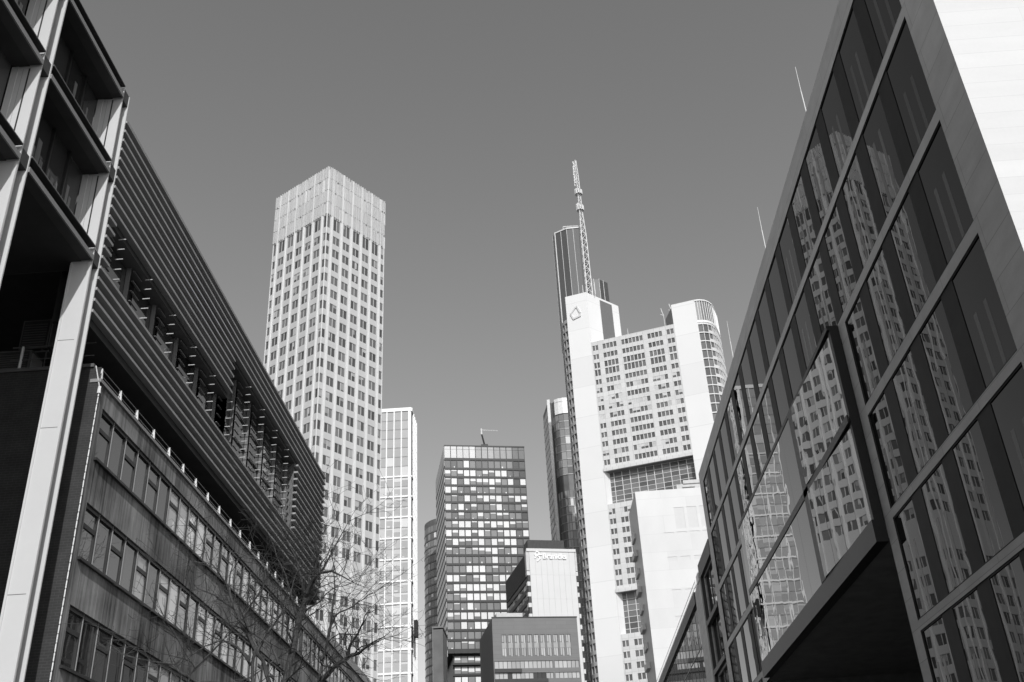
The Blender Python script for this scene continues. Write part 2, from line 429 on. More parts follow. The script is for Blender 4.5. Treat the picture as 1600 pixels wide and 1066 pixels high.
# ================================================================== left: stained concrete office
FL = F((-14.0, 0.0), (0, 1), (1, 0))
LO = thing('concrete_office', (-14, 28.6, 0), 'old stained concrete office with long window bands and dark brick end wall', 'building')
LY0, LY1 = 28.6, 96.0
WROWS = [(14.98, 16.72), (11.76, 13.50), (8.58, 10.33), (5.4, 7.15), (2.2, 3.95)]
WY0, NW, WP = 29.14, 58, 1.12
mb = MB(); mb.wall(FL, LY0 + .12, LY1, 0, 17.38, [(WY0, WY0 + NW * WP, a, b) for a, b in WROWS], .16)
mb.poly([(-14, LY1, 0), (-32, LY1, 0), (-32, LY1, 17.38), (-14, LY1, 17.38)])
part(mb, 'facade', 'concrete', LO)
mb = MB(); mb.poly([(-14.0, LY0, 0), (-34, LY0, 0), (-34, LY0, 17.95), (-14.0, LY0, 17.95)])
mb.poly([(-14.0, LY0, 0), (-14.0, LY0 + .12, 0), (-14.0, LY0 + .12, 17.4), (-14.0, LY0, 17.4)])
part(mb, 'brick_wall', 'brick', LO, 'shaded dark brick end wall')
mb = MB(); mb.box(-34, -14.25, LY0 - .06, LY0 + .3, 17.96, 18.08); part(mb, 'parapet_cap', 'ac', LO)
mb = MB(); mb.poly([(-14.1, LY0, 17.3), (-34, LY0, 17.3), (-34, LY1, 17.3), (-14.1, LY1, 17.3)]); part(mb, 'roof', 'soffit', LO)
mb = MB(); mb.box(-14.3, -13.93, LY0 - .03, LY1, 17.40, 17.52); mb.box(-14.3, -13.96, 65.6, LY1, 17.56, 18.0)
part(mb, 'coping', 'frame_light', LO)
for a, b in WROWS:
    mb = MB(); mb.box(-14.0, -13.90, WY0 - .05, WY0 + NW * WP + .05, a - .09, a - .004)
    part(mb, 'sill', 'frame_dark', LO)
wr = random.Random(5)
def o_window(y, z0, z1, kind):
    def fn(mb):
        a, b = y + .035, y + WP - .035
        mb.fbox(FL, y + .003, a - .005, -.15, -.05, z0 + .003, z1 - .003, 1); mb.fbox(FL, a - .004, a + .045, -.15, -.09, z0 + .003, z1 - .003, 2)
        mb.fbox(FL, b - .04, y + WP - .004, -.15, -.075, z0 + .003, z1 - .003, 2)
        mb.fbox(FL, a + .046, b - .041, -.15, -.05, z1 - .13, z1 - .003, 2)
        mb.fbox(FL, a + .046, b - .041, -.15, -.05, z0 + .003, z0 + .06, 2)
        t = rnd.uniform(-.004, .004)
        P = FL.P; zc = z0 + (z1 - z0) * .62
        if kind:
            mb.fbox(FL, a + .046, b - .041, -.15, -.08, zc - .07, zc + .07, 2)
        mb.poly([P(a, -.12 + t, z0 + .05), P(b, -.12 - t, z0 + .05), P(b, -.12 - t, z1 - .08), P(a, -.12 + t, z1 - .08)], 3 if (y > 30.8 and wr.random() < (.30 if y < 35 else .62)) else 0)
    return fn
items = []
for r, (a, b) in enumerate(WROWS):
    for k in range(NW):
        y = WY0 + k * WP
        items.append((near((-14, y, a)) if r < 3 else .001, o_window(y, a, b, k % 2 == 0)))
many('window', items, ['pane_old', 'frame_light', 'frame_dark', 'pane_blind'], LO)
mb = MB()
z = 0.0
while z < 17.0:
    mb.tube((-13.97, LY0 + .03, z), (-13.97 + rnd.uniform(-.004, .004), LY0 + .03, z + .22), .022, .022, 5); z += .26
    mb.tube((-13.97, LY0 + .03, z - .05), (-13.97, LY0 + .03, z + .01), .010, .010, 4)
mb.tube((-13.97, LY0 + .03, 17.0), (-13.97, LY0 + .03, 17.25), .06, .05, 6); mb.tube((-13.97, LY0 + .03, 17.2), (-14.15, LY0 - .1, 17.95), .02)
part(mb, 'cable', 'cable', LO, 'pale segmented cable down the corner')
rl = MB()
for z in (17.98, 17.76): rl.tube((-14.08, LY0 + .1, z), (-14.08, LY1, z), .016, n=4)
ro = part(rl, 'railing', 'alu_dark', LO)
for k in range(36):
    y = 28.75 + k * 1.62 + rnd.uniform(-.05, .05)
    mb = MB(); mb.hexa([(-14.16, y - .035, 17.5), (-13.99, y - .035, 17.5), (-13.99, y + .0, 17.5), (-14.16, y, 17.5),
                        (-14.11, y - .02, 17.99), (-14.04, y - .02, 17.99), (-14.04, y + .01, 17.99), (-14.11, y + .01, 17.99)])
    part(mb, 'railing_post', 'rail', ro)

# roof plant beside the brick wall
def ac_unit(loc, size, label, open_front=True):
    t = thing('condenser_unit', loc, label, 'air conditioner', 'grey condenser units on the left roof')
    x, y, z = loc; w, d, h = size
    mb = MB(); mb.box(x - w / 2, x + w / 2, y, y + d, z + .1, z + h); part(mb, 'casing', 'ac', t)
    mb = MB()
    mb.box(x - w / 2 + .06, x + w / 2 - .06, y - .03, y - .002, z + .16, z + h - .06, 0)
    for k in range(9):
        zz = z + .22 + k * (h - .34) / 9
        mb.box(x - w / 2 + .1, x + w / 2 - .1, y - .05, y - .031, zz, zz + .03, 1)
    part(mb, 'grille', ['black', 'ac'], t)
    for sx in (-1, 1):
        mb = MB(); mb.box(x + sx * w * .35 - .05, x + sx * w * .35 + .05, y + .02, y + d - .02, z, z + .1); part(mb, 'foot', 'black', t)
    mb = MB(); mb.box(x + w / 2 + .002, x + w / 2 + .03, y + .05, y + d - .05, z + .2, z + h - .1); part(mb, 'side_panel', 'frame_light', t)
    return t
ac_unit((-17.2, 29.9, 19.5), (1.0, .8, 1.25), 'grey condenser unit raised on a stand, upper of two on the left roof')
ac_unit((-17.5, 29.3, 18.1), (1.3, .8, 1.1), 'grey condenser unit low behind the brick parapet, under the raised one')
mb = MB()
for x in (-17.7, -16.7):
    for y in (29.95, 30.65): mb.tube((x, y, 17.3), (x, y, 19.45), .03, n=4)
mb.box(-17.8, -16.6, 29.9, 30.7, 19.44, 19.5); mb.loc = (-17.2, 30.3, 17.3)
tag(mb.build('unit_stand', 'ac'), 'grey steel stand carrying the upper condenser unit on the left roof', 'stand')
t = thing('guard_rail', (-16.9, 28.9, 18.08), 'short grey guard rail with one pale post on the brick parapet', 'railing')
mb = MB(); mb.tube((-16.85, 28.75, 18.08), (-16.85, 28.75, 19.0), .05, n=5); part(mb, 'post', 'rail', t)
mb = MB(); mb.tube((-17.2, 28.75, 18.98), (-14.4, 28.75, 18.98), .025, n=4); mb.tube((-17.2, 28.75, 18.5), (-14.4, 28.75, 18.5), .02, n=4); part(mb, 'rail', 'ac', t)

# ================================================================== left: louvred upper block
LB = thing('louvred_block', (-14, 27.4, 19), 'dark louvred block hanging over the stained concrete office on the left', 'building')
BY0, BY1, BZ0, BZ1 = 27.37, 61.95, 19.04, 27.42
FBk = F((-14.23, 0), (0, 1), (1, 0))
slots = [(27.95, 41.75, 21.32, 23.3), (41.75, 54.6, 21.32, 25.4)]
mb = MB(); mb.wall(FBk, BY0, BY1, BZ0, BZ1, slots, .75, 0, 1)
mb.poly([(-14.23, BY1, BZ0), (-15.3, BY1, BZ0), (-15.3, BY1, BZ1), (-14.23, BY1, BZ1)])
mb.poly([(-15.3, BY1, 21.8), (-34, BY1, 21.8), (-34, BY1, BZ1), (-15.3, BY1, BZ1)])
mb.poly([(-15.3, BY0, BZ0), (-15.3, BY1, BZ0), (-15.3, BY1, 21.8), (-15.3, BY0, 21.8)])
mb.rect(FBk, 27.95, 54.6, 21.3, 25.4, -.74, 1)
part(mb, 'body', ['blade_back', 'slot_back'], LB)
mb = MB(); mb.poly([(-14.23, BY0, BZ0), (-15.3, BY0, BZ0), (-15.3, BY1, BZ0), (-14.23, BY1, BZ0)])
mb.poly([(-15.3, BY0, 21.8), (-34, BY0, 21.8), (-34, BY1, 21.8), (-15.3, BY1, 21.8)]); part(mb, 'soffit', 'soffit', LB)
mb = MB(); mb.poly([(-14.0, BY0, BZ1), (-34, BY0, BZ1), (-34, BY1, BZ1), (-14.0, BY1, BZ1)]); part(mb, 'roof', 'soffit', LB)
# columns holding it up, back from the edge
for y in (34, 46, 58):
    mb = MB(); mb.box(-20.3, -19.7, y, y + .6, 17.31, 21.79); part(mb, 'support_column', 'concrete', LB)
mb = MB(); k = 0
while BZ1 - .42 * k > BZ0 + .05:
    zt = BZ1 - .42 * k - .01; zb = zt - .105; k += 1
    runs = [(BY0, BY1)]
    for (a, b, c, d) in slots:
        if c - .05 < (zt + zb) / 2 < d + .02:
            runs = [r for (p, q) in runs for r in ((p, min(q, a)), (max(p, b), q)) if r[1] - r[0] > .05]
    for (p, q) in runs: mb.box(-14.229, -14.0, p, q, zb, zt)
part(mb, 'louvre_blades', 'blade', LB)
fins = [28.12 + 2.62 * j for j in range(11)]
for j, y in enumerate(fins):
    z0, z1 = slots[0][2:] if y < 41.7 else slots[1][2:]
    mb = MB(); mb.box(-14.72, -14.56, y - .02, y + .02, z0 + .01, z1 - .01, 2)
    n = int((z1 - z0) / .42)
    for q in range(n + 1):
        zz = z1 - .05 - q * .42
        if zz - .10 < z0: break
        mb.box(-14.50, -14.43, y + .035, y + .74, zz - .11, zz - .08, 2)        # short recessed blade
        mb.box(-14.30, -14.03, y + .72, y + .75, zz - .05, zz - .018, 1)    # bright end bracket
    part(mb, 'fin', ['blade', 'bracket', 'd_span'], LB)
    a, b = y + .80, y + 2.55
    if 41.0 < y + 1.6 < 42.2: b = 41.7
    mb = MB(); nn = 1 if y < 41 else 3
    h = (z1 - z0 - .1) / nn
    for q in range(nn):
        zz = z0 + .05 + q * h
        mb.rect(FBk, a, b, zz + .03, zz + h - .03, -.5 + rnd.uniform(-.01, .01), 0)
        mb.fbox(FBk, a, b, -.52, -.42, zz - .03, zz + .03, 1)
    part(mb, 'slot_window', ['pane_old', 'slot_back'], LB)

# ================================================================== left: aluminium framed block in front
LA = thing('aluminium_framed_block', (-14, 27, 0), 'near left block with pale aluminium grid of deep frames raised on tall columns', 'building')
cols = [27.05 - 5.09 * k for k in range(8)]
zb = [28.05, 24.62, 21.0, 31.6]      # beam undersides; the top one crowns the rear bays only
GX = -14.95
for i, y in enumerate(cols):
    top = 28.50
    mb = MB()
    mb.box(-14.76, -14.06, y - .20, y - .15, 0, top, 0)
    mb.box(-14.45, -14.05, y + .27, y + .32, 0, top, 0)
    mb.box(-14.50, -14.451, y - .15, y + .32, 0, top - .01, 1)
    mb.box(-14.757, -14.69, y - .23, y - .201, 0, 20.9, 0); mb.box(-14.16, -14.063, y - .23, y - .201, 0, 20.9, 0)
    for z0_, z1_ in ((21.6, 24.5), (25.2, 27.95)):
        mb.box(-14.435, -14.385, y - .2012, y - .2002, z0_, z1_, 2); mb.box(-14.60, -14.592, y - .2012, y - .2002, z0_, z1_, 1)
    for z in (5, 10, 15, 18.0): mb.box(-14.70, -14.15, y - .203, y - .2005, z, z + .02, 1)
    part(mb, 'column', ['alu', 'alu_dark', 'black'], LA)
Ya, Yb = cols[-1] - 1.5, 27.36
for j, z in enumerate((28.05, 24.62, 21.0)):
    for i in range(len(cols)):
        y1 = cols[i] - .235; y0 = (cols[i + 1] + .325) if i + 1 < len(cols) else Ya
        mb = MB()
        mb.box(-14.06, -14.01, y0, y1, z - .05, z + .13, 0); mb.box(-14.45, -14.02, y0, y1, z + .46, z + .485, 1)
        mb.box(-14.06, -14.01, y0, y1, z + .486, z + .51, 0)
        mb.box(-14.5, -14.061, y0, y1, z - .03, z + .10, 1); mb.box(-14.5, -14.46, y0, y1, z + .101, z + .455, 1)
        part(mb, 'beam', ['beam', 'beam_shade'], LA)
    for y in cols:
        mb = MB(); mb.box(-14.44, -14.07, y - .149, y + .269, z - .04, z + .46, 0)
        part(mb, 'node_plate', 'beam_shade', LA)
mb = MB()
mb.box(-34, GX - .02, Ya, Yb - .05, 28.46, 28.8)
part(mb, 'roof', 'soffit', LA)
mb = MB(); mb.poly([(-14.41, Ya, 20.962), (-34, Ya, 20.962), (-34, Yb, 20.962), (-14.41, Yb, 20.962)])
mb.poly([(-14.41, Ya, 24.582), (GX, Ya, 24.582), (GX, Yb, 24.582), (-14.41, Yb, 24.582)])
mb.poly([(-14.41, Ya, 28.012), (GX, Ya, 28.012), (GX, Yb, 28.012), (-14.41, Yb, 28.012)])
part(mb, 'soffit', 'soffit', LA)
mb = MB(); mb.poly([(-14.5, Yb - .06, 20.95), (-34, Yb - .06, 20.95), (-34, Yb - .06, 28.45), (-14.5, Yb - .06, 28.45)])
mb.poly([(-34, Ya, 0), (-34, Yb, 0), (-34, Yb, 28.4), (-34, Ya, 28.4)])
part(mb, 'rear_wall', 'ac', LA)
FG = F((GX, 0), (0, 1), (1, 0))
for i in range(len(cols) - 1):
    y1 = cols[i] - .16; y0 = cols[i + 1] + .30
    for z0, z1 in ((21.46, 24.58), (25.08, 28.01)):
        mb = MB()
        pw = .62
        mb.fbox(FG, y1 - .06, y1, 0, .20, z0, z1, 1)                 # pale side panel by the column
        n = 4; w = (y1 - y0 - .1) / n
        for k in range(n):
            a = y0 + k * w
            mb.rect(FG, a + .04, a + w - .04, z0, z1, .0 + rnd.uniform(-.004, .004), 0)
            mb.fbox(FG, a - .04, a + .04, -.02, .10, z0, z1, 2)
            x = a + .06
            while x < a + w - .3:
                cw = rnd.uniform(.10, .26)
                if rnd.random() < .6: mb.rect(FG, x, x + cw, z0 + .1, z0 + (z1 - z0) * rnd.uniform(.45, .85), .008, 3)
                x += cw + rnd.uniform(.02, .12)
        mb.fbox(FG, y0, y1, -.02, .06, z0, z0 + .08, 2)
        w_ = part(mb, 'bay_window', ['pane_dark', 'alu', 'frame_dark', 'curtain'], LA)
# ================================================================== white rib tower
def hbox_tower(): pass
EC = (-41.5, 173.72); er = (.578, .816); el = (-.816, .578)
ES = 17.3; EH = 147.3
E1 = thing('white_ribbed_tower', (EC[0], EC[1], 0), 'tall pale square tower on the left with paired windows and ribbed blank crown', 'building')
def off(p, d, k): return (p[0] + d[0] * k, p[1] + d[1] * k)
CL = off(EC, el, ES); CR = off(EC, er, ES); CB = off(CL, er, ES)
faces = [F(CL, (-el[0], -el[1])), F(EC, er), F(CR, el), F(CB, (-er[0], -er[1]))]
BW = ES / 6
tops = [(131.1, 134.1)] + [(127.65 - 3.36 * k, 129.6 - 3.36 * k) for k in range(21)] + [(51.55 - 3.36 * k, 53.5 - 3.36 * k) for k in range(16)]
holes = []; rects = []
for k in range(1, 6): rects.append((k * BW - .93, k * BW + .93, 2))
rects.append((.10, .98, 1)); rects.append((ES - .98, ES - .10, 1))
for (a, b) in tops:
    for (s0, s1, n) in rects: holes.append((s0, s1, a, b))
mb = MB()
for f in faces: mb.wall(f, 0, ES, 0, EH - 13.0, holes, .15)
part(mb, 'wall', 't_white', E1)
items = []
for fi, f in enumerate(faces):
    for (a, b) in tops:
        for (s0, s1, n) in rects:
            imp = (2 - fi % 3 + b / 300) if fi < 2 else 0
            if b < 60: imp -= 1.0
            def fn(mb, f=f, a=a, b=b, s0=s0, s1=s1, n=n):
                pane(mb, f, s0, s1, a, b, -.12, n, .16, 1, 0, .05, .04)
                w_ = (s1 - s0 - .16 * (n - 1)) / n
                for q in range(n):
                    if rnd.random() < .16: mb.rect(f, s0 + q * (w_ + .16) + .02, s0 + q * (w_ + .16) + w_ * rnd.choice((.98, .98, .5)), b - (b - a) * rnd.uniform(.15, 1), b - .05, -.105, 2)
            items.append((b + (1000 if fi < 2 else 0), fn))
many('window', items, ['t_glass', 't_frame', 't_blind'], E1)
mb = MB()
for fi, f in enumerate(faces):
    for k in range(7):
        s = k * BW + (BW / 2 if False else 0)
    for k in range(6):
        s = (k + .5) * BW
        mb.fbox(f, s - .17, s + .17, -.05, .24, 0, EH - .1)
    mb.fbox(f, -.02, .11, -.05, .06, 0, EH - 1); mb.fbox(f, ES - .11, ES + .02, -.05, .062, 0, EH - 1)
part(mb, 'ribs', 't_rib', E1)
mb = MB()
for fi, f in enumerate(faces):
    z0 = EH - 13.0
    mb.rect(f, 0, ES, z0, EH - .6, 0)
    s = .06; q = 0
    while s < ES - .1:
        w = rnd.uniform(.10, .16)
        # crown built of upright fins in four tiers, some set back so that they shade the gaps
        for t in range(4):
            za = z0 + t * 3.25 + .06; zb_ = za + 3.10 + (rnd.uniform(-.05, .08) if t == 3 else 0)
            d = .32 if q % 2 == 0 else .14
            if rnd.random() < .12: d = .02
            mb.fbox(f, s, s + w, -.04, d + .01, za, zb_)
        s += w + rnd.uniform(.14, .26); q += 1
part(mb, 'crown', 't_white', E1, 'blank ribbed crown')
mb = MB(); mb.poly([(EC[0], EC[1], EH - .6), (CR[0], CR[1], EH - .6), (CB[0], CB[1], EH - .6), (CL[0], CL[1], EH - .6)]); part(mb, 'roof', 't_white', E1)

# ================================================================== white grid tower
GT = thing('white_grid_tower', (-54, 350, 0), 'slim glazed tower with white frame grid behind the ribbed tower', 'building')
GX0, GX1, GY, GH = -61.6, -47.25, 350.0, 173.6
GF = F((GX0, GY), (1, 0)); W = GX1 - GX0
side = F((GX1, GY), (0, 1), (1, 0)); DEP = 3
zc = [145.5 - 7.87 * k for k in range(19) if 145.5 - 7.87 * k > 4]
mb = MB(); mb.prism([(GX0, GY), (GX1, GY), (GX1, GY + DEP), (GX0, GY + DEP)], 0, GH - .5); part(mb, 'core', 'g_white', GT)
mb = MB()
vs = [GX1 - .95 - 2.78 * k - GX0 for k in range(6)]
for f, L_, v_ in ((GF, W, [W - .45] + vs), (side, DEP, [.4] + [.4 + 2.78 * k for k in range(6)])):
    for s in v_: mb.fbox(f, s - .19, s + .19, 0, .40, 0, GH)
    for z in zc: mb.fbox(f, 0, L_, 0, .36, z - .27, z + .27)
    mb.fbox(f, 0, L_, 0, .42, GH - 1.4, GH)
part(mb, 'frame', 'g_white', GT, 'white frame grid')
items = []
for f, L_, v_ in ((GF, W, sorted(vs)), (side, DEP, [.4 + 2.78 * k for k in range(6)])):
    for s0, s1 in zip(v_, v_[1:]):
        for z1, z0 in zip([GH - 1.0] + zc, zc + [0]):
            tall = z1 > 150
            def fn(mb, f=f, s0=s0 + .22, s1=s1 - .22, z0=z0 + .38, z1=z1 - .38, tall=tall):
                n = 7 if tall else 2; h = (z1 - z0) / n
                for q in range(n):
                    a = z0 + q * h; b = a + h
                    mb.rect(f, s0, s1, a + .12, b - .12, .08, 0 if rnd.random() < .9 else 1)
                    mb.fbox(f, s0, s1, .02, .18, b - .14, b + .0, 2)
                    if not tall and rnd.random() < .7: mb.fbox(f, s0 + .05, s1 - .05, .081, .11, b - .3 - rnd.uniform(.3, 1.8), b - .3, 1)
                    if not tall and rnd.random() < .35: mb.fbox(f, s0 + .3, s0 + rnd.uniform(.7, 1.6), .081, .12, a + .2, a + .2 + rnd.uniform(.2, .6), 1)
            items.append((z1 + (500 if f is GF else 0), fn))
many('window', items, ['g_glass', 'g_glass2', 'd_side'], GT)
mb = MB(); mb.prism([(-46.2, 349), (-45.0, 348.5), (-45.0, 352), (-46.2, 352)], 86.5, 92); mb.poly([(-46.2, 349, 86.5), (-45.0, 348.5, 92), (-46.2, 352, 84)])
part(mb, 'balcony_wedge', 'black', GT, 'small black wedge on the side')

# ================================================================== curved dark tower behind
CT = thing('curved_dark_tower', (-46, 482, 0), 'dark tower with rounded glass front behind the black gridded tower', 'building')
cx, cy, cr, ch = -44.6, 484.0, 14.0, 172.5
def arcpts(a0, a1, n): return [(cx + cr * math.cos(math.radians(a0 + (a1 - a0) * k / n)), cy + cr * math.sin(math.radians(a0 + (a1 - a0) * k / n))) for k in range(n + 1)]
pts = arcpts(180, 360, 20)
mb = MB(); mb.prism(pts + [(cx + cr, cy + 14), (cx - cr, cy + 14)], 0, ch); part(mb, 'core', 'dk_tower', CT)
items = []
for i, (p, q) in enumerate(zip(pts, pts[1:])):
    f = F(p, (q[0] - p[0], q[1] - p[1])); l = math.dist(p, q)
    for k in range(46):
        z = ch - 6 - 3.7 * k
        if z < 3: break
        def fn(mb, f=f, z=z, l=l, k=k):
            mb.rect(f, .08, l - .08, z, z + 2.9, .06, 0)
            mb.fbox(f, 0, l, .0, .16, z - .62, z - .1, 1)
            if rnd.random() < .22: mb.fbox(f, .2, l * rnd.uniform(.3, .9), .065, .08, z + rnd.uniform(.2, 1.5), z + 2.8, 2)
        items.append((z - i * 20, fn))
many('window', items, ['bw_glass', 'dk_tower', 'd_blind'], CT)
mb = MB(); mb.tube((cx - 4, cy - 2, ch), (cx - 4, cy - 2, ch + 3), .2); mb.box(cx - 3, cx + 4, cy - 4, cy + 4, ch, ch + 1.6); part(mb, 'roof_plant', 'dk_tower', CT)

SL = thing('dark_slab_block', (-33.3, 300, 0), 'narrow plain dark slab in front of the curved dark tower', 'building')
mb = MB(); mb.box(-34.0, -31.2, 300, 312, 0, 76.2); part(mb, 'wall', 'dk_tower', SL)
mb = MB(); mb.box(-34.3, -33.98, 299.8, 312, 0, 76.5); part(mb, 'edge_strip', 'd_span', SL)
mb = MB(); mb.box(-34.4, -31.0, 299.7, 312.2, 76.52, 77.0); part(mb, 'roof_edge', 'd_span', SL)

# ================================================================== black gridded tower
K = 1.75
def kz(z): return 1.7 + (z - 1.7) * K
DA = (-22.88 * K, 229.77 * K); DU = (19.57, 3.99)
DF = F(DA, DU); DW = 35.0; dv = (-DF.n[0], -DF.n[1]); DD = 40.0
DS = F(off(DA, dv, DD), (-dv[0], -dv[1]))           # left side face, s from the rear to the front corner
DK = thing('black_gridded_tower', (DA[0], DA[1], 0), 'dark office tower with black grid, white blinds and pale crown panels', 'building')
DH = kz(103.6)
b_ = kz(53.3)
mb = MB()
p0 = DA; p1 = DF.P(DW, 0, 0)[:2]; p2 = DF.P(DW, -DD, 0)[:2]; p3 = DF.P(0, -DD, 0)[:2]
mb.prism([p0, p1, p2, p3], b_, DH)
q0 = DF.P(2.2, -2.0, 0)[:2]; q1 = DF.P(DW, -2.0, 0)[:2]; q3 = DF.P(2.2, -DD, 0)[:2]
mb.prism([q0, q1, p2, q3], 0, b_ - .01)
part(mb, 'core', 'd_frame', DK)
BWD = DW / 13
mb = MB()
z_rows = []
z = kz(99.95)
mb.fbox(DF, 0, DW, .0, .35, kz(99.65), kz(100.25))
zz = kz(97.68); z_rows.append((kz(97.72), kz(99.65)))
k = 0
while zz > b_ + 2:
    mb.fbox(DF, 0, DW, 0, .35, zz - .9, zz)
    if zz - 3.8 > b_: z_rows.append((zz - 3.78, zz - .9))
    zz -= 3.8
for k in range(14): mb.fbox(DF, max(0, k * BWD - .17), min(DW, k * BWD + .17), 0, .30, b_, DH - .2)
mb.fbox(DF, -.1, DW + .1, 0, .4, DH - .45, DH + .1)
part(mb, 'grid_frame', 'd_frame', DK)
items = []
pat = random.Random(3)
for r, (z0, z1) in enumerate(z_rows):
    base = pat.choice((.25, .5, .6, .75))
    for c in range(13):
        dark = (c >= 11 and r in (0, 1, 6, 9, 10, 15)) or (c == 11 and r == 2)
        if r == 0: fr_ = 0 if c not in (3,) else .95
        elif dark: fr_ = 0
        else:
            u_ = pat.random()
            fr_ = 0 if u_ > base + .18 else (1.0 if u_ < base * .62 else pat.choice((.2, .35, .45, .6)))
        def fn(mb, c=c, z0=z0, z1=z1, fr_=fr_, dark=dark, r=r):
            s0 = c * BWD + .17; s1 = (c + 1) * BWD - .17
            mb.rect(DF, s0, s1, z0, z1, .05, 1 if dark else 0)
            if fr_: mb.fbox(DF, s0 + .06, s1 - .06, .06, .12, z1 - (z1 - z0) * fr_ + (.0 if fr_ < 1 else .1), z1 - .05, 2)
            elif not dark and pat.random() < .45:
                a = s0 + pat.uniform(.2, 1.5); mb.fbox(DF, a, a + pat.uniform(.3, .7), .06, .10, z0 + .02, z0 + pat.uniform(.3, .8), 2)
        items.append((1000 - r, fn))
many('window', items, ['d_glass', 'bw_glass', 'd_blind'], DK)
for c in range(13):
    mb = MB(); s0 = c * BWD + .18; s1 = (c + 1) * BWD - .18
    if c < 5: s0 -= .08; s1 += .08
    mb.fbox(DF, s0, s1, .02, .30 if c < 5 else .2, kz(100.27), kz(102.5)); mb.fbox(DF, s0, s1, .02, .30 if c < 5 else .2, kz(102.56), DH - .46)
    part(mb, 'crown_panel', 'crown' if c < 5 else ('crown_d' if c < 11 else 'bw_glass'), DK)
mb = MB()
zz = kz(99.9)
mb.fbox(DS, 0, DD, 0, .12, zz, DH - .3)
while zz > b_ + 1:
    mb.fbox(DS, 0, DD, 0, .14, zz - 2.95, zz - .6); zz -= 3.8
part(mb, 'side_bands', 'dt_side', DK, 'grey banded side wall')
mb = MB()
for j in range(9):
    z0 = b_ - 3.4 - 3.9 * j; dd_ = -2.0
    for c in range(1, 13):
        s0 = c * BWD + .1; s1 = s0 + BWD - .25
        mb.rect(DF, s0, s1, z0, z0 + 2.6, dd_ + .05, 0)
        if pat.random() < .5: mb.fbox(DF, s0 + .1, s1 - .1, dd_ + .06, dd_ + .1, z0 + pat.uniform(.3, 1.6), z0 + 2.5, 1)
    mb.fbox(DF, 2.0, DW, dd_, dd_ + 1.6 if j % 2 == 0 else dd_ + .4, z0 - .9, z0 - .1, 2)
part(mb, 'podium_glazing', ['d_glass', 'd_blind', 'd_frame'], DK)

# roof crane on it
cp = DF.P(10.77 * K, -8, 0); ct = DF.P(10.1 * K, -8, 0); cj = DF.P(14.33 * K, -8, 0); crn = DH
RC = thing('roof_crane', (cp[0], cp[1], crn), 'small maintenance crane with white jib on the black gridded tower roof', 'crane')
zt = kz(109.0)
mb = MB(); mb.box(cp[0] - 1.5, cp[0] + 1.5, cp[1] - 1.2, cp[1] + 1.2, crn, crn + 4.0); part(mb, 'carriage', 'black', RC)
mb = MB(); mb.tube((cp[0], cp[1], crn + 4), (ct[0], ct[1], zt), .42, .36, 6); part(mb, 'mast', 'black', RC)
mb = MB(); mb.tube((ct[0], ct[1], zt - .3), (ct[0] - .1, ct[1], kz(110.5)), .42, .25, 6); part(mb, 'head', 'mast', RC)
mb = MB()
for dz in (0, .55): mb.tube((ct[0], ct[1], kz(109.9) + dz), (cj[0], cj[1], kz(109.95) + dz * .3), .085, .07, 4)
for j in range(8):
    t0 = j / 8; x0 = ct[0] + (cj[0] - ct[0]) * t0; y0 = ct[1] + (cj[1] - ct[1]) * t0
    mb.tube((x0, y0, kz(109.9)), (x0 + (cj[0] - ct[0]) / 8, y0 + (cj[1] - ct[1]) / 8, kz(109.9) + .5 * (1 - t0)), .08, n=4)
part(mb, 'jib', 'br_grey', RC)

# ================================================================== pale office block with sign
K2 = 2.25
def k2(z): return 1.7 + (z - 1.7) * K2
BA = (-2.53 * K2, 150.0 * K2); BF = F(BA, (7.26, 1.92)); bv = (-BF.n[0], -BF.n[1]); BWW = 16.8; BD = 35.0
BS = F(off(BA, bv, BD), (-bv[0], -bv[1])); BH = k2(50.3)
BR = thing('pale_sign_block', (BA[0], BA[1], 0), 'pale panelled office block with company lettering high on its front', 'building')
mb = MB(); w0, w1 = .55, BWW - .2
mb.prism([BF.P(0, -.6, 0)[:2], BF.P(BWW, -.6, 0)[:2], BF.P(BWW, -BD, 0)[:2], BF.P(0, -BD, 0)[:2]], 0, BH - .8); part(mb, 'core', 'br_dark', BR)
mb = MB()
n = 8; pw = (w1 - w0) / n
for k in range(n):
    for j in range(14):
        z1 = k2(49.9) - j * 8.2 if j else k2(49.9); z0 = max(0, k2(49.9) - (j + 1) * 8.2) + .02
        if z1 < .2: continue
        mb.fbox(BF, w0 + k * pw + .015, w0 + (k + 1) * pw - .015, -.58, .0, z0, z1)
part(mb, 'front_panels', 'br_white', BR, 'pale vertical front panels')
mb = MB(); mb.fbox(BF, -.4, BWW + .3, -1.2, .25, BH - 1.0, BH); part(mb, 'cornice', 'br_white', BR)
mb = MB(); mb.fbox(BF, .6, 13.6, -7.5, -1.5, BH - .8, k2(51.9)); 
for k in range(26): mb.fbox(BF, .8 + k * .5, .9 + k * .5, -1.5, -1.3, BH - .7, k2(51.85))
part(mb, 'roof_screen', 'br_dark', BR)
for (xa, xb, xc, xd) in ((-.6, w0 - .05, -.3, w0 - .06), (BWW - .15, BWW + .5, BWW - .14, BWW + .2)):
    mb = MB()
    for k in range(26):
        z1 = k2(46.8) - k * 3.6
        if z1 < 2: break
        mb.fbox(BF, xa, xb, -2.0, -.05, z1 - 1.4, z1, 0)
        mb.fbox(BF, xc, xd, -2.0, -.1, z1 - 3.59, z1 - 1.41, 1)
    mb.fbox(BF, xa, xb, -2.0, -.05, k2(46.9), BH - 1.0, 2)
    part(mb, 'corner_bands', ['br_white', 'br_dark', 'br_grey'], BR)
mb = MB(); mb.fbox(BS, 0, BD - 2.1, 0, .25, k2(46.2), BH - 1.2)
for k in range(70): mb.fbox(BS, k * .46, k * .46 + .2, .25, .34, k2(46.2), BH - 1.2)
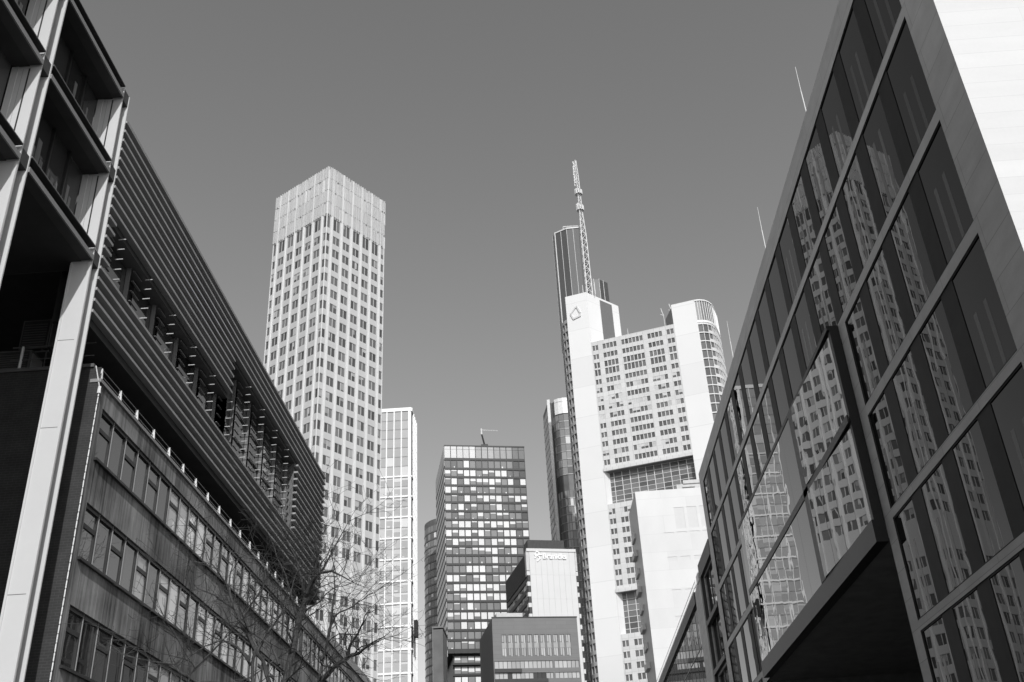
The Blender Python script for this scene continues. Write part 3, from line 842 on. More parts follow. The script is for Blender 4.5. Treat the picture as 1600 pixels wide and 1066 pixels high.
part(mb, 'side_screen', 'br_dark', BR, 'dark slatted side screen')
mb = MB()
for k in range(24):
    z1 = k2(46.0) - k * 3.6
    if z1 < 2: break
    mb.fbox(BS, 0, BD - 2.1, 0, .3, z1 - 1.5, z1 - .0, 1)
    for q in range(11): mb.rect(BS, q * 3 + .05, q * 3 + 2.85, z1 - 3.55, z1 - 1.55, .02, 0 if (q + k) % 3 else 2)
part(mb, 'side_windows', ['br_glass', 'br_dark', 'grey_glass'], BR)
# the lettering, raised off the panels
def text_mesh(txt, size, fr, s0, z0, depth, name, mt, root):
    cu = bpy.data.curves.new('lettering', 'FONT'); cu.body = txt; cu.size = size; cu.extrude = .14; cu.offset = .02; cu.resolution_u = 3
    ob = bpy.data.objects.new('lettering', cu); COL.objects.link(ob)
    dg = bpy.context.evaluated_depsgraph_get(); me = bpy.data.meshes.new_from_object(ob.evaluated_get(dg))
    bpy.data.objects.remove(ob); bpy.data.curves.remove(cu)
    xs = [v.co.x for v in me.vertices]; x0, x1 = min(xs), max(xs)
    lo = wloc(root)
    for v in me.vertices:
        p = fr.P(s0 + v.co.x - x0, depth + v.co.z, z0 + v.co.y); v.co = (p[0] - lo[0], p[1] - lo[1], p[2] - lo[2])
    me.materials.clear(); me.materials.append(M[mt])
    o = bpy.data.objects.new(name, me); COL.objects.link(o); o.parent = root
    return x1 - x0
text_mesh('Branicks', 2.5, BF, 5.3, 107.5, .28, 'lettering', 'letter', BR)
mb = MB()
def stroke(pts, fr, w, d0, d1):
    for (a, b), (c, d) in zip(pts, pts[1:]):
        dx, dz = c - a, d - b; l = math.hypot(dx, dz); nx, nz = -dz / l * w, dx / l * w
        ex, ez = dx / l * w * .6, dz / l * w * .6
        q = [(a - ex + nx, b - ez + nz), (c + ex + nx, d + ez + nz), (c + ex - nx, d + ez - nz), (a - ex - nx, b - ez - nz)]
        mb.hexa([fr.P(x, d0, z) for x, z in q] + [fr.P(x, d1, z) for x, z in q])
zb0 = 106.6
stroke([(2.5, zb0 + 1.1), (3.0, zb0 + 1.6), (2.55, zb0 + 2.2), (2.7, zb0 + 3.0), (3.3, zb0 + 3.45), (4.0, zb0 + 3.0), (3.9, zb0 + 2.35), (3.2, zb0 + 2.0), (3.9, zb0 + 1.6), (4.3, zb0 + 1.0), (3.7, zb0 + .4), (3.3, zb0)], BF, .15, .08, .30)
stroke([(3.9, zb0 + 2.3), (5.0, zb0 + 2.3)], BF, .15, .08, .30)
part(mb, 'sign_emblem', 'letter', BR)

# ================================================================== grey office block
K3 = 2.3
def k3(z): return 1.7 + (z - 1.7) * K3
GA = (-6.66 * K3, 120 * K3); GFr = F(GA, (10.02, 2.13)); gv = (-GFr.n[0], -GFr.n[1]); GWD = 23.55; GD = 25.0
GS = F(off(GA, gv, GD), (-gv[0], -gv[1])); GHt = k3(32.42)
GB = thing('grey_office_block', (GA[0], GA[1], 0), 'mid grey panelled office block with two rows of narrow windows and glass floors below', 'building')
ws = []; holes = []
for k in range(11):
    s0 = 2.45 + k * 1.765
    ws.append(s0); holes.append((s0, s0 + 1.25, k3(27.99), k3(30.47)))
lowz = [(k3(26.62), k3(27.45), 0), (k3(25.45), k3(26.12), 1), (k3(24.2), k3(24.95), 2), (k3(22.9), k3(23.7), 0), (k3(21.6), k3(22.4), 0), (k3(20.2), k3(21.0), 0)]
for (a, b, c) in lowz: holes += [(.25, 16.0, a, b), (16.5, GWD - .35, a, b)]
mb = MB(); mb.wall(GFr, 0, GWD, 0, GHt, holes, .25)
mb.poly([GFr.P(GWD, 0, 0), GFr.P(GWD, -GD, 0), GFr.P(GWD, -GD, GHt), GFr.P(GWD, 0, GHt)])
mb.poly([GFr.P(0, -GD, 0), GFr.P(GWD, -GD, 0), GFr.P(GWD, -GD, GHt), GFr.P(0, -GD, GHt)])
part(mb, 'front_wall', 'grey_panel', GB)
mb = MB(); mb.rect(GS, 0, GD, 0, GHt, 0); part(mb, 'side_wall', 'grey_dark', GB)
mb = MB(); mb.poly([GFr.P(0, .0, GHt), GFr.P(GWD, .0, GHt), GFr.P(GWD, -GD, GHt), GFr.P(0, -GD, GHt)]); part(mb, 'roof', 'grey_dark', GB)
mb = MB(); mb.fbox(GFr, -.1, GWD + .1, -.3, .12, GHt + .003, GHt + .3); part(mb, 'roof_edge', 'grey_dark', GB)
for s0 in ws:
    for (a, b) in ((k3(29.53), k3(30.47)), (k3(27.99), k3(28.92))):
        mb = MB()
        mb.rect(GFr, s0 + .06, s0 + 1.19, a, b, -.2, 0)
        for x in (s0 + .005, s0 + .55, s0 + 1.17): mb.fbox(GFr, x, x + .075, -.22, -.08, a, b, 1)
        mb.fbox(GFr, s0 + .08, s0 + .55, -.21, -.09, a + .12, a + .2, 1)
        part(mb, 'window', ['grey_glass', 'frame_dark'], GB)
    mb = MB(); mb.fbox(GFr, s0 + .01, s0 + 1.24, -.24, -.12, k3(28.92) + .01, k3(29.53) - .01); part(mb, 'spandrel', 'd_side', GB)
for (a, b, c) in lowz:
    for (p, q) in ((.25, 16.0), (16.5, GWD - .35)):
        mb = MB(); x = p; k = 0
        while x < q - .2:
            w = min(1.15, q - x)
            mt = 0 if (c == 0 or p > 1 or (c == 1 and rnd.random() < .6)) else 2
            mb.rect(GFr, x + .04, x + w - .04, a, b, -.2, mt); mb.fbox(GFr, x - .05 + .06, x + .07, -.22, -.1, a, b, 1)
            x += w; k += 1
        part(mb, 'window_band', ['grey_glass', 'frame_dark', 'grey_glass_d'], GB)
for z in (k3(26.13), k3(25.0)):
    mb = MB(); mb.fbox(GFr, .2, 7.5 if z > 57 else 14.5, .004, .3, z + .05, z + 1.0); part(mb, 'dark_panel', 'black', GB)
RP = GFr.shift(0, -12)
mb = MB(); mb.fbox(RP, 3.9, 9.6, -4, 0, GHt, 75.5); mb.fbox(RP, 3.1, 10.6, -5, .6, 75.52, 76.7); part(mb, 'roof_plant', 'br_grey', GB)

# ================================================================== bank tower
TA = (23.46, 337.45); TF = F(TA, (.951, -.309)); 
BT = thing('bank_tower', (TA[0], TA[1], 0), 'huge white bank tower with rounded corners, glass shaft and lattice antenna', 'building')
HL, HF, HR = 212.7, 190.0, 198.2
Pt = lambda s, d: TF.P(s, -d, 0)[:2]
# left white corner
lc = [(-9.0, 0), (-.5, 0), (7.0, 17.0 * .95), (-9, 20)]
mb = MB(); mb.prism([Pt(-9, 0), Pt(-.5, 0), off(Pt(-.5, 0), (.736, .677), 18), Pt(-3.0, 22)], 0, HL); part(mb, 'left_corner', 'cb_white', BT, 'white corner slab with emblem')
FRt = F(Pt(-.5, 0), (.736, .677))
mb = MB(); mb.fbox(FRt, 7.4, 14.0, .01, .15, HF, HL - 1.0); part(mb, 'corner_glazing', 'd_span', BT)
# rounded left edge of window pairs
arc = [(-9.0, .0), (-10.4, .8), (-11.7, 2.1), (-12.8, 4.1), (-13.8, 7.0), (-14.5, 10.0), (-14.9, 14.0), (-14.9, 19.0)]
def curved_wall(arc, z_lo, z_hi, rows, nwin, dep, wallm, glassm, name):
    wmb = MB(); items = []
    for i, (p, q) in enumerate(zip(arc, arc[1:])):
        a, b = Pt(*p), Pt(*q); l = math.dist(a, b)
        n_ = (b[1] - a[1], -(b[0] - a[0])); nl = math.hypot(*n_); n_ = (n_[0] / nl, n_[1] / nl)
        mid = ((a[0] + b[0]) / 2, (a[1] + b[1]) / 2); cc = Pt(*((-6, 9) if arc[0][0] < 0 else (38, 9)))
        if (mid[0] - cc[0]) * n_[0] + (mid[1] - cc[1]) * n_[1] < 0: n_ = (-n_[0], -n_[1])
        f = F(a, (b[0] - a[0], b[1] - a[1]), n_)
        k = max(1, round(l / 1.5)); w = l / k
        gl = arc[0][0] > 0 and i < 2
        hs = [(j * w + w * (.05 if gl else .08), (j + 1) * w - w * (.05 if gl else .08), z0 - (.9 if gl else 0), z1) for (z0, z1) in rows for j in range(k)]
        wmb.wall(f, 0, l, z_lo, z_hi, hs, dep)
        for h in hs:
            def fn(mb, f=f, h=h): mb.rect(f, h[0], h[1], h[2], h[3], -dep + .02, 0)
            items.append((h[3] - i * 3, fn))
    part(wmb, name, wallm, BT)
    return items
rows_l = [(z - 2.35, z) for z in [201.0 - 3.6 * k for k in range(54)]]
it_left = curved_wall([(-9 - .0, .02)] + arc[1:], 0, 202.5, rows_l, 2, .5, 'cb_shade', 'cb_glass', 'left_curved_wall')
rarc = [(40.4, 0.02), (42.2, .5), (43.8, 1.6), (45.0, 3.3), (45.8, 5.6), (46.1, 9.0), (46.1, 16.0)]
rows_r = [(z - 2.3, z) for z in [187.6 - 3.6 * k for k in range(50)]]
it_right = curved_wall(rarc, 0, 189.2, rows_r, 2, .35, 'cb_grey', 'cb_glass', 'right_curved_wall')
mb = MB(); mb.prism([Pt(*p) for p in rarc] + [Pt(36, 16), Pt(36, 1)], 189.25, 197.6)
part(mb, 'right_crown', 'd_span', BT)
mb = MB()
for (p, q) in zip(rarc, rarc[1:]):
    l = math.dist(p, q); n = max(1, round(l / 1.1))
    for j in range(n):
        t_ = j / n; s_ = p[0] + (q[0] - p[0]) * t_; d_ = p[1] + (q[1] - p[1]) * t_
        x, y = Pt(s_ + .08, d_ - .08); mb.box(x - .08, x + .08, y - .08, y + .08, 189.3, 197.8)
part(mb, 'crown_fins', 'cb_white', BT)
mb = MB(); mb.prism([Pt(p[0] + .25, p[1] - .25) for p in rarc] + [Pt(36, 16), Pt(36, .5)], 197.62, 198.1); mb.prism([Pt(p[0] + .12, p[1] - .12) for p in rarc] + [Pt(36, 16), Pt(36, .5)], 188.4, 189.3)
part(mb, 'crown_rim', 'cb_white', BT)
mb = MB(); mb.prism([Pt(31.7, -.12), Pt(40.4, -.12), Pt(40.4, 6), Pt(31.7, 6)], 0, HR); part(mb, 'right_corner', 'cb_white', BT, 'plain white slab on the right')
mb = MB(); mb.prism([Pt(31.69, 1), Pt(31.69, 10), Pt(27.5, 10), Pt(27.5, 9)], HF, HR - .3); part(mb, 'stair_head', 'd_span', BT)
# main front
groups = [(-.2, 2.2, 2), (3.8, 9.4, 4), (11.1, 19.5, 6), (21.2, 26.95, 4), (28.5, 31.35, 2)]
rows = [(186.2, 188.3), (182.4, 184.4), (178.6, 180.9), (175.35, 177.9)] + [(173.8 - 3.58 * k - 1.95, 173.8 - 3.58 * k) for k in range(10)]
rows += [(123.2 - 3.58 * k - 1.95, 123.2 - 3.58 * k) for k in range(8)]
rows += [(78.1 - 3.58 * k - 1.95, 78.1 - 3.58 * k) for k in range(7)]
holes = []; witems = []
for r, (z0, z1) in enumerate(rows):
    for (g0, g1, n) in groups:
        w = (g1 - g0) / n
        for k in range(n):
            h = (g0 + k * w + .08, g0 + (k + 1) * w - .08, z0, z1); holes.append(h)
            u_ = rnd.random(); quiet = r in (5, 6, 7, 8, 12, 14) and u_ < .55
            def fn(mb, h=h, quiet=quiet, top=(r < 2)):
                if quiet:
                    if rnd.random() < .5: mb.rect(TF, h[0], h[1], h[2], h[3], -.08, 2)
                    else:
                        zc_ = h[2] + (h[3] - h[2]) * .45
                        mb.rect(TF, h[0], h[1], zc_, h[3], -.07, 2); mb.rect(TF, h[0], h[1], h[2], zc_, -.25, 0)
                else:
                    mb.rect(TF, h[0], h[1], h[2], h[3], -.25, 0)
                    mb.fbox(TF, h[0], h[0] + .1, -.27, -.15, h[2], h[3], 1)
            witems.append((z1, fn))
voids = [(-.45, 31.6, 125.0, 137.3), (-.45, 31.6, 80.2, 94.0)]
mb = MB(); mb.wall(TF, -.5, 31.7, 0, HF, holes + voids, .3)
mb.poly([Pt(-.5, .0) + (HF,), Pt(31.7, .0) + (HF,), Pt(31.7, 20) + (HF,), Pt(3.0, 20) + (HF,)])
part(mb, 'front_wall', 'cb_grey', BT)
many('window', [(z, f) for z, f in witems] + [(z - 60, f) for z, f in it_left + it_right], ['cb_glass', 'cb_grey', 'cb_pale'], BT)
for (s0, s1, z0, z1) in voids:
    mb = MB(); D = 2.6
    P = lambda s, d, z: TF.P(s, -d, z)
    mb.poly([P(s0, .3, z1), P(s1, .3, z1), P(s1, D, z1), P(s0, D, z1)], 0); mb.poly([P(s0, .3, z0), P(s1, .3, z0), P(s1, D, z0), P(s0, D, z0)], 1)
    mb.poly([P(s0, .3, z0), P(s0, .3, z1), P(s0, D, z1), P(s0, D, z0)], 1); mb.poly([P(s1, .3, z0), P(s1, .3, z1), P(s1, D, z1), P(s1, D, z0)], 1)
    part(mb, 'garden_recess', ['d_span', 'cb_white'], BT)
    mb = MB(); n = 11; w = (s1 - s0) / n; m_ = 7; h = (z1 - z0) / m_
    for i in range(n):
        for j in range(m_): mb.rect(TF, s0 + i * w + .07, s0 + (i + 1) * w - .07, z0 + j * h + .05, z0 + (j + 1) * h - .05, -D + .03, 0)
    for i in range(n + 1): mb.fbox(TF, max(s0, s0 + i * w - .1), min(s1, s0 + i * w + .1), -D, -D + .22, z0, z1, 1)
    for j in range(1, m_): mb.fbox(TF, s0, s1, -D, -D + .15, z0 + j * h - .07, z0 + j * h + .07, 1)
    part(mb, 'garden_glazing', ['cb_garden', 'mast'], BT)
    mb = MB(); mb.fbox(TF, s0 - .05, s1 + .05, -.3, .35, z1 + .02, z1 + 1.2); part(mb, 'garden_beam', 'cb_grey', BT)
# emblem: open ribbon triangle, raised on the white corner
mb = MB()
stroke([(-5.3, 206.6), (-4.6, 206.9), (-3.5, 203.9), (-3.6, 202.6)], TF, .30, .02, .34)
stroke([(-3.6, 202.6), (-6.4, 201.85)], TF, .34, .02, .36)
stroke([(-6.4, 201.85), (-7.3, 204.2), (-5.6, 206.3)], TF, .28, .02, .32)
part(mb, 'emblem', 'br_white', BT, 'raised open triangular ribbon emblem')
# glass shaft
sh = [(-15.3, 12), (-13.6, 9.4), (-8.1, 8.2), (-2.9, 9.6), (-2.4, 14), (-4, 26), (-14, 26)]
mb = MB(); mb.prism([Pt(*p) for p in sh], 195, 250.6); part(mb, 'glass_shaft', 'cb_dark', BT)
mb = MB()
for (p, q) in zip(sh[:5], sh[1:5]):
    n = 2 if math.dist(p, q) < 5.5 else (1 if p[0] > -9 else 2)
    for j in range(n):
        t_ = j / n; x, y = Pt(p[0] + (q[0] - p[0]) * t_, p[1] + (q[1] - p[1]) * t_ - .08); r_ = .09 if (j or p[0] > -13) else .2
        mb.box(x - r_, x + r_, y - r_, y + r_, 195, 251.2)
part(mb, 'shaft_fins', 'br_grey', BT)
mb = MB(); mb.prism([Pt(*p) for p in [(-15.5, 11.9), (-13.7, 9.2), (-8.1, 7.9), (-2.7, 9.4), (-2.2, 14), (-4, 26), (-14.2, 26)]], 250.62, 251.2)
a = Pt(-10, 10); b = Pt(-3, 10.5)
mb.tube((a[0], a[1], 251.2), (a[0], a[1], 253.6), .14); mb.tube((a[0], a[1], 253.6), (b[0], b[1], 252.4), .28, .2)
part(mb, 'shaft_rim', 'mast', BT)
mb = MB(); mb.prism([Pt(-.4, 8.5), Pt(3.0, 10), Pt(5.4, 14), Pt(-.4, 18)], 205, 223.6); part(mb, 'shaft_annex', 'cb_dark', BT)
mb = MB()
for s_, d_ in ((1.0, 9.1), (3.0, 10), (4.2, 12)):
    x, y = Pt(s_, d_ - .15); mb.box(x - .07, x + .07, y - .07, y + .07, 205, 223.8)
part(mb, 'annex_fins', 'mast', BT)
for s_ in (-2.3, 2.6):
    mb = MB(); x, y = Pt(s_, 3); mb.tube((x, y, HL), (x, y, HL + 5.5), .16, .1); part(mb, 'roof_rod', 'mast', BT)
mb = MB(); x, y = Pt(14, 1.0); mb.tube((x, y, HF), (x, y, HF + 3), .14, .08); part(mb, 'roof_rod', 'mast', BT)
for s_ in (27.6, 30.9):
    mb = MB(); x, y = Pt(s_, 5); zt_ = HF + 7 if s_ < 29 else HR
    mb.tube((x, y, zt_ - 8), (x - .0, y, zt_ + .3), .12, .12); mb.tube((x, y, zt_ + .2), (x - .7, y, zt_ + 3.6), .17, .14); mb.tube((x, y, zt_ + .5), (x - 1.2, y, zt_ + 1.0), .2, .1)
    part(mb, 'roof_floodlight', 'mast', BT)
# lattice mast
mb = MB(); mc = Pt(-1.3, 8.0)
def lat(z0, z1, r0, r1, n, t0, t1):
    pr = None
    for k in range(n + 1):
        z = z0 + (z1 - z0) * k / n; r = r0 + (r1 - r0) * k / n
        ring = [(mc[0] + r * math.cos(a_), mc[1] + r * math.sin(a_), z) for a_ in (-2.0, .1, 2.2)]
        if pr:
            for i in range(3):
                mb.tube(pr[i], ring[i], t0, t1, 4); mb.tube(pr[i], ring[(i + 1) % 3], t0 * .6, n=4); mb.tube(ring[i], ring[(i + 1) % 3], t0 * .6, n=4)
        pr = ring
lat(214, 246, 1.55, 1.4, 9, .19, .17); lat(246, 258.5, 1.4, .8, 4, .17, .14); lat(258.5, 276.5, .85, .7, 9, .15, .13); lat(276.5, 285, .7, .35, 5, .13, .1)
for (z, r, h) in ((258, 1.3, 3.4), (266.5, 1.3, 3.2)):
    for a_ in range(8):
        x = mc[0] + r * math.cos(a_ * .785); y = mc[1] + r * math.sin(a_ * .785); mb.tube((x, y, z), (x, y, z + h * rnd.uniform(.6, 1)), .35, n=6)
    mb.tube((mc[0], mc[1], z), (mc[0], mc[1], z + .3), r + .2, n=10)
for k in range(14):
    z = 272.5 + k * .85; x = mc[0] - .9 + rnd.uniform(-.3, .3); mb.box(x - .3, x + .3, mc[1] - .4, mc[1] + .4, z, z + .55)
mb.tube((mc[0] - 1.2, mc[1], 271), (mc[0] - 1.2, mc[1], 282), .22, n=5)
part(mb, 'antenna_mast', 'mast', BT)

# ================================================================== round glass tower behind it
RT = thing('round_glass_tower', (12, 430, 0), 'grey round glass tower with a white upright fin left of the bank tower', 'building')
rp = [(3.9, 445), (6.2, 431.2), (7.3, 430.6), (8.3, 431.6), (9.3, 429.8), (11.0, 428.6), (13.2, 428.0), (16, 428.2), (19, 430), (21, 434), (22, 445)]
mb = MB(); mb.prism([(x, y + .4) for x, y in rp], 0, 211.3); part(mb, 'core', 'dk_tower', RT)
mb = MB(); mb.prism([(6.0, 430.6), (7.3, 430.2), (7.6, 433), (6.3, 433)], 0, 212.6); part(mb, 'white_fin', 'ct_white', RT)
mb = MB(); mb.prism([(x, y - .1) for x, y in rp[4:]], 210.2, 211.9); mb.prism([(x, y + .05) for x, y in rp[4:]], 204, 210.15); part(mb, 'crown', 'ct_white', RT)
items = []
for i, (p, q) in enumerate(zip(rp, rp[1:])):
    if i in (1, 2): continue
    l = math.dist(p, q); f = F((p[0], p[1] + .4), (q[0] - p[0], q[1] - p[1]))
    for k in range(54):
        z = (200.2 if i > 2 else 205) - 3.75 * k
        if z < 2: break
        def fn(mb, f=f, l=l, z=z, i=i, k=k):
            n = max(1, round(l / (2.6 if z > 172 else 1.3))); w = l / n
            for j in range(n):
                mb.rect(f, j * w + .07, (j + 1) * w - .07, z, z + 3.2, .14, 0 if rnd.random() < .75 else 2)
            mb.fbox(f, 0, l, 0, .22, z - .42, z - .02, 1)
        if k in (8, 9) and i > 2: continue
        items.append((z + i, fn))
many('window', items, ['ct_glass', 'd_side', 'crown'], RT)

# ================================================================== white blank walled block
WW = thing('white_blank_block', (17.7, 180, 0), 'white blank walled block standing in front of the bank tower', 'building')
WF = F((17.67, 180.0), (14.43, -.28)); kw = .818; WH = 69.6; WWD = 24.0
wz = lambda z: 1.7 + (z - 1.7) * kw
holes = []
for k in range(5):
    holes.append((6.75 + k * 2.33, 8.55 + k * 2.33, wz(75.3), wz(80.3)))
    holes.append((4.35 + k * 2.35, 6.2 + k * 2.35, wz(74.2), wz(74.6)))
    holes.append((4.45 + k * 2.4, 6.15 + k * 2.4, wz(68.0), wz(69.0)))
    holes.append((4.45 + k * 2.4, 6.15 + k * 2.4, wz(61.4), wz(61.7)))
    holes.append((4.45 + k * 2.4, 6.15 + k * 2.4, wz(55.0), wz(56.0)))
mb = MB(); mb.wall(WF, 0, WWD, 0, WH, holes, .06)
part(mb, 'front_wall', 'ww', WW, 'sunlit blank white wall')
for h in holes:
    mb = MB(); mb.rect(WF, h[0], h[1], h[2], h[3], -.055); part(mb, 'infill_panel', 'ww2', WW)
wv = (-WF.n[0], -WF.n[1]); WD = 12
c0 = WF.P(0, 0, 0)[:2]; c1 = WF.P(0, -WD, 0)[:2]; c2 = WF.P(WWD, -WD, 0)[:2]; c3 = WF.P(WWD, 0, 0)[:2]
c1 = (c1[0] - .7, c1[1])
mb = MB(); mb.poly([c0 + (0,), c1 + (0,), c1 + (WH,), c0 + (WH,)]); mb.poly([c1 + (0,), c2 + (0,), c2 + (WH,), c1 + (WH,)]); mb.poly([c3 + (0,), c2 + (0,), c2 + (WH,), c3 + (WH,)])
part(mb, 'side_wall', 'd_side', WW, 'grey shaded side wall')
mb = MB(); mb.poly([c0 + (WH,), c1 + (WH,), c2 + (WH,), c3 + (WH,)]); part(mb, 'roof', 'd_side', WW)
SFc = F(c1, (c0[0] - c1[0], c0[1] - c1[1]))
for k in range(18):
    mb = MB(); z = WH - 7 - k * 3.4
    mb.fbox(SFc, 2, WD - 6, .01, .35 + .25 * (k % 2), z, z + 1.1); part(mb, 'balcony', 'br_white', WW)
mb = MB(); mb.fbox(WF, 8.1, 14, -6, -2, WH, WH + 1.6); mb.fbox(WF, 9.4, 14, -6, -1.8, WH + 1.62, WH + 2.3); mb.fbox(WF, 9.2, 11.5, -1.98, -1.7, WH + .9, WH + 1.1)
part(mb, 'roof_plant', 'br_grey', WW)
# ================================================================== bare trees in front of the concrete office
tr = random.Random(11)
def twigs(mb, p, d, length, r, lev):
    n = max(3, int(length / .28)); seg = length / n; q = Vector(p); d = Vector(d).normalized()
    for k in range(n):
        d = (d + Vector((tr.gauss(0, .16), tr.gauss(0, .16), tr.gauss(.03, .12)))).normalized()
        e = q + d * seg; r1 = r * (1 - .75 * (k + 1) / n) + .0025
        mb.tube(q, e, max(r * (1 - .75 * k / n), .0048) + .001, max(r1, .0045), 3, 0, False)
        if lev > 0 and k > 0 and tr.random() < (.8 if lev > 1 else .7):
            ax = Vector((tr.gauss(0, 1), tr.gauss(0, 1), tr.gauss(.15, .7))).normalized()
            nd = (d * .75 + ax * .85).normalized()
            twigs(mb, e, nd, length * tr.uniform(.35, .62), r1 * .7, lev - 1)
        q = e
def bare_tree(base, limbs, label, density=1.0):
    t = thing('bare_tree', base, label, 'tree', 'bare trees along the left pavement')
    tk = MB(); tw = MB()
    for pts, r0, r1 in limbs:
        P = [Vector(p) for p in pts]
        # smooth the limb by subdividing with a small wander
        Q = [P[0]]
        for a, b in zip(P, P[1:]):
            n = max(2, int((b - a).length / .35))
            for k in range(1, n + 1):
                w = .035 if k < n else 0
                Q.append(a.lerp(b, k / n) + Vector((tr.uniform(-w, w), tr.uniform(-w, w), tr.uniform(-w, w))))
        N = len(Q) - 1
        for k, (a, b) in enumerate(zip(Q, Q[1:])):
            ra = r0 + (r1 - r0) * k / N; rb = r0 + (r1 - r0) * (k + 1) / N
            tk.tube(a, b, ra, rb, 7, 0, False)
            if a.z > 7 and ra < .14 and tr.random() < density:
                d = (b - a).normalized(); ax = Vector((tr.gauss(0, 1), tr.gauss(0, 1), tr.gauss(.2, .8)))
                twigs(tw, b, d * .5 + ax.normalized() * .9, tr.uniform(.9, 2.4), max(.012, ra * .28), 3 if tr.random() < .4 else 2)
        twigs(tw, Q[-1], Q[-1] - Q[-2], 1.5, max(r1, .01), 2)
    part(tk, 'trunk', 'bark', t, None)
    part(tw, 'twigs', 'twig', t)
SKY_DUST = .5; SKY_MIX = (.75, .40, .10); SKY_STR = .14
bare_tree((-10.4, 36.2, 0), [
  ([[-10.4,36.2,0],[-9.35,36.0,8.86],[-9.24,36.0,9.19],[-9.09,36.0,9.99],[-8.99,36.0,10.44],[-8.88,36.0,11.2],[-8.67,36.0,12.04]], 0.19, 0.11),
  ([[-8.67,36.0,12.04],[-8.52,35.76,12.38],[-8.11,35.52,12.8],[-7.62,35.28,12.76],[-7.2,35.04,12.48],[-6.71,34.8,12.13]], 0.09, 0.012),
  ([[-8.66,36.0,11.9],[-8.52,36.2,12.48],[-8.22,36.4,13.11],[-8.0,36.6,13.72],[-7.8,36.8,14.27],[-7.4,37.0,15.2]], 0.07, 0.01),
  ([[-8.67,36.0,12.04],[-8.38,35.62,12.61],[-8.12,35.25,13.3],[-8.18,34.88,13.78],[-8.4,34.5,14.38]], 0.06, 0.01),
  ([[-8.88,36.0,11.2],[-9.25,36.15,12.23],[-9.52,36.3,13.0],[-9.96,36.45,13.8],[-10.24,36.6,14.49]], 0.06, 0.01),
  ([[-8.99,36.0,10.44],[-9.21,35.67,10.85],[-9.06,35.33,11.2],[-9.27,35.0,11.46]], 0.05, 0.012),
  ([[-8.82,36.0,11.47],[-8.26,36.5,12.03],[-7.92,37.0,12.62],[-7.55,37.5,12.86]], 0.04, 0.01),
  ([[-8.67,36.0,12.04],[-8.85,35.8,12.81],[-9.03,35.6,13.47],[-9.55,35.4,14.41],[-9.9,35.2,15.1]], 0.05, 0.008)], 'bare tree with a pale mottled trunk and highest branches, nearest the ribbed tower')
bare_tree((-9.3, 40.3, 0), [
  ([[-9.3,40.3,0],[-9.05,40.0,9.58],[-8.84,39.88,10.49],[-8.65,39.75,11.3],[-8.52,39.62,11.88],[-8.31,39.5,12.29],[-7.89,39.38,12.45],[-7.42,39.25,12.67],[-6.98,39.12,12.91],[-6.53,39.0,13.07]], 0.13, 0.012),
  ([[-8.67,40.0,11.61],[-8.62,40.25,12.37],[-8.58,40.5,13.39],[-8.72,40.75,14.48],[-8.85,41.0,15.16]], 0.06, 0.01),
  ([[-8.94,40.3,10.01],[-8.43,40.07,10.44],[-7.88,39.85,10.69],[-7.56,39.62,10.77],[-7.3,39.4,10.78]], 0.11, 0.06),
  ([[-7.87,39.8,10.68],[-7.75,39.65,11.06],[-7.56,39.5,11.3]], 0.06, 0.05),
  ([[-7.54,39.5,10.74],[-7.19,39.17,10.96],[-6.52,38.83,11.01],[-5.94,38.5,11.09]], 0.03, 0.008),
  ([[-8.71,40.0,11.36],[-8.34,40.5,11.83],[-7.67,41.0,11.86],[-6.98,41.5,12.12]], 0.03, 0.008)], 'bare tree with a sawn off low limb over the concrete roof edge')
bare_tree((-10.0, 33.2, 0), [
  ([[-10.0,33.2,0],[-9.45,33.0,8.31],[-9.53,32.9,9.15],[-9.45,32.8,9.54],[-9.69,32.7,10.04],[-9.81,32.6,10.6],[-9.62,32.5,10.95],[-9.23,32.4,11.43],[-9.14,32.3,11.73],[-9.21,32.2,12.2]], 0.13, 0.012),
  ([[-9.51,33.0,9.59],[-10.31,33.2,10.97],[-10.61,33.4,11.54],[-10.74,33.6,12.37],[-10.73,33.8,12.9]], 0.08, 0.01),
  ([[-9.03,33.5,8.48],[-9.3,33.25,9.31],[-9.51,33.0,9.63]], 0.07, 0.06),
  ([[-8.57,32.5,8.97],[-8.94,32.88,9.63],[-9.66,33.25,10.17],[-10.59,33.62,10.61],[-11.5,34.0,11.01]], 0.045, 0.008),
  ([[-9.61,33.0,9.11],[-10.03,32.7,9.67],[-10.47,32.4,9.83],[-10.87,32.1,9.59],[-11.09,31.8,9.3]], 0.05, 0.008),
  ([[-10.67,33.6,11.59],[-10.94,33.23,12.19],[-11.19,32.87,12.53],[-11.39,32.5,13.09]], 0.035, 0.006),
  ([[-9.57,33.0,9.31],[-9.21,33.38,10.3],[-8.92,33.75,10.9],[-8.74,34.12,11.75],[-8.65,34.5,12.64]], 0.05, 0.008),
  ([[-10.37,33.4,11.03],[-11.07,33.17,11.52],[-11.56,32.93,11.7],[-11.94,32.7,11.98]], 0.035, 0.006)], 'bare tree with dark twisting limbs before the middle of the window bands')
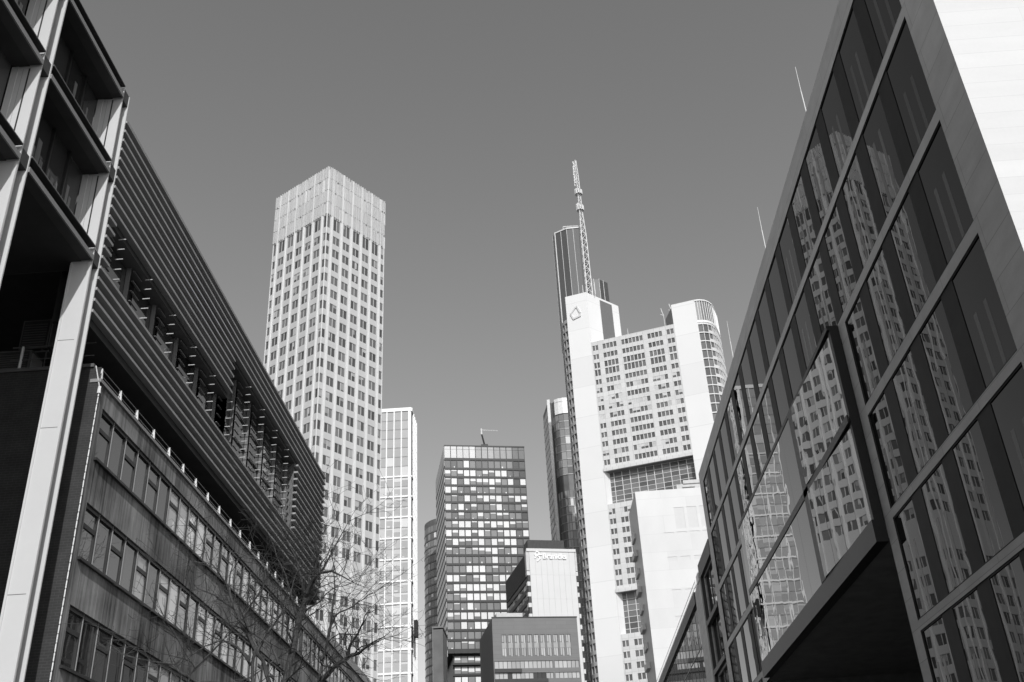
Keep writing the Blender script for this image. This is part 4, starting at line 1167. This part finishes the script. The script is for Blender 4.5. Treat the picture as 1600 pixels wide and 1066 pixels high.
bare_tree((-10.2, 30.2, 0), [
  ([[-10.2,30.2,0],[-10.58,30.0,7.74],[-10.48,29.9,8.2],[-10.32,29.8,8.42],[-10.4,29.7,8.75],[-10.49,29.6,9.0]], 0.07, 0.01),
  ([[-10.52,30.0,8.22],[-11.12,30.2,8.62],[-11.69,30.4,8.79],[-12.27,30.6,8.96]], 0.04, 0.008),
  ([[-10.4,30.0,8.46],[-9.88,29.8,8.83],[-9.56,29.6,9.04],[-9.25,29.4,9.34]], 0.04, 0.008)], 'small bare tree with fine twigs at the lowest window band')

# ================================================================== sun, sky, camera
EL, AZ = math.radians(36.6), math.radians(14.5)
sd = Vector((math.sin(AZ) * math.cos(EL), -math.cos(AZ) * math.cos(EL), math.sin(EL)))
li = bpy.data.lights.new('sun', 'SUN'); li.energy = 3.3; li.angle = math.radians(.5); li.color = (1, 1, 1)
lo = bpy.data.objects.new('sun', li); COL.objects.link(lo); lo.rotation_euler = sd.to_track_quat('Z', 'Y').to_euler(); lo.location = (0, -20, 80)
w = bpy.data.worlds.new('World'); scene.world = w; w.use_nodes = True
N = w.node_tree.nodes; L = w.node_tree.links
sky = N.new('ShaderNodeTexSky'); sky.sky_type = 'NISHITA'; sky.sun_disc = False
sky.sun_elevation = EL; sky.sun_rotation = math.pi - AZ; sky.dust_density = SKY_DUST; sky.air_density = 1.0; sky.ozone_density = 1.0
# black and white film behind a red filter: only the red and a little green of the sky is recorded
dp = N.new('ShaderNodeVectorMath'); dp.operation = 'DOT_PRODUCT'; dp.inputs[1].default_value = SKY_MIX
L.new(sky.outputs['Color'], dp.inputs[0]); L.new(dp.outputs['Value'], N['Background'].inputs['Color'])
N['Background'].inputs['Strength'].default_value = SKY_STR
cam = bpy.data.cameras.new('camera'); co = bpy.data.objects.new('camera', cam); COL.objects.link(co)
cam.sensor_width = 36; cam.lens = 1586.43 / 1600 * 36; cam.clip_start = .1; cam.clip_end = 8000
co.matrix_world = Matrix.Translation((0, 0, 1.7)) @ Matrix([[0.997636, 0.0664, 0.017732], [0.04813, -0.490814, -0.869934], [-0.04906, 0.86873, -0.49285]]).to_4x4()
scene.camera = co
vs = scene.view_settings; vs.view_transform = 'Standard'; vs.look = 'None'; vs.exposure = 0; vs.gamma = 1
scene.render.engine = 'CYCLES'
